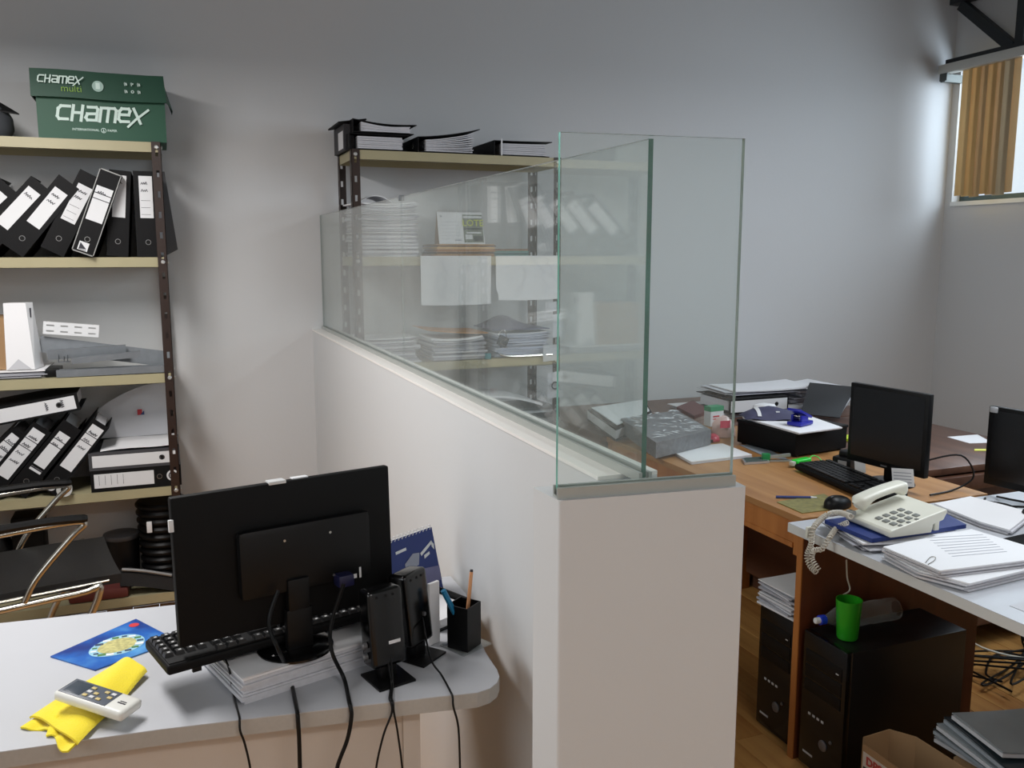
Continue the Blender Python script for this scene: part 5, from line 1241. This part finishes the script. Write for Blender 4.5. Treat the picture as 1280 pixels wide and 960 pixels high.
slab('paper_pile', 'lower fanned papers under the clipped sheets on the white table', 'papers', [(1107, 690), (1150, 713), (1212, 729), (1300, 708), (1290, 690), (1200, 672)], DZ + .0235, .022, [PAPER, PEDGE], n=5, jit=.010)
slab('paper_sheet', 'single sheet at the right edge of the white table', 'paper sheet', [(1262, 757), (1290, 768), (1300, 752), (1290, 748)], DZ + .001, .0008, PAPER2)
# phone
tp_ = thing('telephone', 'ivory desk telephone with coiled cord on the blue folder', 'telephone', (at(1086, 660, Z=DZ + .045).x, at(1086, 660, Z=DZ + .045).y, DZ + .0405), (0, 0, R(-2)))
# local: x depth away from the user, y across (handset on +y)
Wd, Dp = .165, .185
wedge = [(-.0, 0), (Dp, 0), (Dp, .060), (0, .018)]
mb = MB()
y0, y1 = -.075, .090
prof = [(0, .004), (.004, .0), (Dp - .05, 0), (Dp - .045, .022), (Dp - .012, .030), (Dp, .052), (Dp - .004, .058), (.006, .019), (0, .014)]
n_ = len(prof)
vs = [(x, y0, z) for x, z in prof] + [(x, y1, z) for x, z in prof]
mb.add(vs, [tuple(range(n_)), tuple(reversed(range(n_, 2 * n_)))] + [(i, n_ + i, n_ + (i + 1) % n_, (i + 1) % n_) for i in range(n_)])
bd = mb.build('body', CREAM, tp_); m_ = bd.modifiers.new('b', 'BEVEL'); m_.width = .003; m_.segments = 2; m_.limit_method = 'ANGLE'
MB().rbox(Dp - .03, Dp - .015, y0 + .01, y0 + .025, 0, .03, .002).rbox(Dp - .03, Dp - .015, y1 - .025, y1 - .01, 0, .03, .002).build('rear_foot', CREAM, tp_)
slp = math.atan2(.039, Dp - .01)
for i in range(4):
    for j in range(3):
        x = .035 + i * .024; y = -.048 + j * .026
        MB().rbox(-.0075, .0075, -.0085, .0085, 0, .004, .0025, 2, M=T(x, y, .0185 + (x - .006) * .214, ry=-slp)).build('key', GREYB, tp_)
for i in range(3): MB().rbox(-.005, .005, -.005, .005, 0, .003, .002, 2, M=T(.040 + i * .026, -.066, .0185 + (.034 + i * .026) * .214, ry=-slp)).build('function_key', GREYB, tp_)
MB().box(-.002, .002, -.03, .03, 0, .0004, M=T(.158, -.035, .0515, ry=-slp)).build('brand_mark', mat('mark_beige', (150, 150, 140), .5), tp_)
hs = thing('handset_parent', 'x', 'x') if False else None
hsM = T(.0, .066, .0225, ry=-slp)
def hand(u, v):
    # cross-section ring v around, u along
    L = .008 + u * .182
    end = 1 if (u < .26 or u > .76) else 0
    k = .5 - .5 * math.cos(min(1, max(0, (u - .0) / .12)) * math.pi) ; k2 = .5 - .5 * math.cos(min(1, max(0, (1 - u) / .12)) * math.pi)
    s = min(k, k2); s = max(s, .02) ** .5
    thick = .010 + .019 * (math.exp(-((u - .13) / .11) ** 2) + math.exp(-((u - .87) / .11) ** 2))
    a = v * 2 * math.pi
    cy = math.cos(a); cz = math.sin(a)
    zc_ = .030 + .005 * math.sin(math.pi * u)
    cyy = math.copysign(abs(cy) ** .7, cy); czz = math.copysign(abs(cz) ** .7, cz)
    zz = zc_ + (czz * .011 if cz > 0 else czz * (thick)) * s
    return (L, cyy * .024 * s, zz)
mbh = MB(); mbh.grid(lambda u, v: hand(u, v), 36, 16, M=hsM); hd = mbh.build('handset', CREAM, tp_)
MB().rbox(-.012, .006, .055, .077, .022, .034, .003).build('cord_plug', mat('clear_grey', (150, 152, 150), .2), tp_)
# coiled cord
def coil(path, r, pitch, tr=.0019, n=9):
    P = smooth_path(path, 14); out = []; s = 0; up = Vector((0, 0, 1))
    fine = []
    for a, b in zip(P, P[1:]):
        L = (b - a).length; m = max(1, int(L / (pitch / n)))
        for k in range(m): fine.append((a.lerp(b, k / m), (b - a).normalized(), s + L * k / m))
        s += L
    nrm = None
    for p, t, ss in fine:
        if nrm is None: nrm = t.orthogonal().normalized()
        nrm = (nrm - t * nrm.dot(t)).normalized(); bn = t.cross(nrm)
        q = 2 * math.pi * ss / pitch; out.append(p + nrm * r * math.cos(q) + bn * r * math.sin(q))
    return MB().tube(out, tr, 5)
CX = 1.588
path = [at(1064, 646, Z=DZ + .075), at(1050, 641, Z=DZ + .065), at(1033, 644, X=1.66), at(1017, 660, X=1.592), at(1014, 680, X=CX), at(1009, 695, X=CX), at(1013, 708, X=CX), at(1021, 716, X=CX)]
path2 = [at(1023, 712, X=CX - .012), at(1015, 698, X=CX - .012), at(1018, 688, X=CX - .010), at(1028, 686, X=CX - .006), at(1037, 672, X=1.60), at(1046, 660, X=1.645), at(1060, 653, Z=DZ + .052)]
o = coil(path, .0066, .0075).build('coiled_cord', mat('cord_cream', (206, 200, 188), .5), tp_); o.matrix_parent_inverse = tp_.matrix_world.inverted() if False else (Matrix.Translation(tp_.location) @ tp_.rotation_euler.to_matrix().to_4x4()).inverted()
o = coil(path2, .0060, .0075).build('coiled_cord', mat('cord_cream', (206, 200, 188), .5), tp_); o.matrix_parent_inverse = (Matrix.Translation(tp_.location) @ tp_.rotation_euler.to_matrix().to_4x4()).inverted()
tag(MB().rbox(-.014, .014, -.005, .005, -.016, .016, .004, M=T(*at(1013, 665, X=1.600))).build('cord_clip', CREAM), 'small ivory plastic hook at the corner of the white table', 'hook')
# second monitor and keyboard at the right edge
m2 = side_monitor('black monitor at the right edge of the photo standing on the white table', 2.392, 1.775, R(7), .40, .247, .79, stickers=False)
MB().rbox(-.003, .002, .17, .196, .268, .286, .003).build('corner_sticker', mat('silver_sticker', (190, 192, 196), .3, metal=.3), m2)
slab('black_keyboard', 'dark keyboard cut off by the right edge, on the white table papers', 'keyboard', [(1254, 672), (1282, 690), (1310, 688), (1300, 662)], DZ + .022, .02, BLACKM)
rnd = random.Random(9)
for i in range(3):
    pts = [(2.28 + .05 * i, 1.93, DZ + .006)] + [(2.30 + rnd.uniform(-.05, .12), 1.86 - .06 * j, DZ + .006 + .007 * i) for j in range(4)]
    cable(('black cable under the right monitor', 'second black cable tangled under the right monitor', 'third cable lying across the others under the right monitor')[i], pts, .0032, BLACKP, 'cable', 'cable', 6, 'cables under the right monitor')
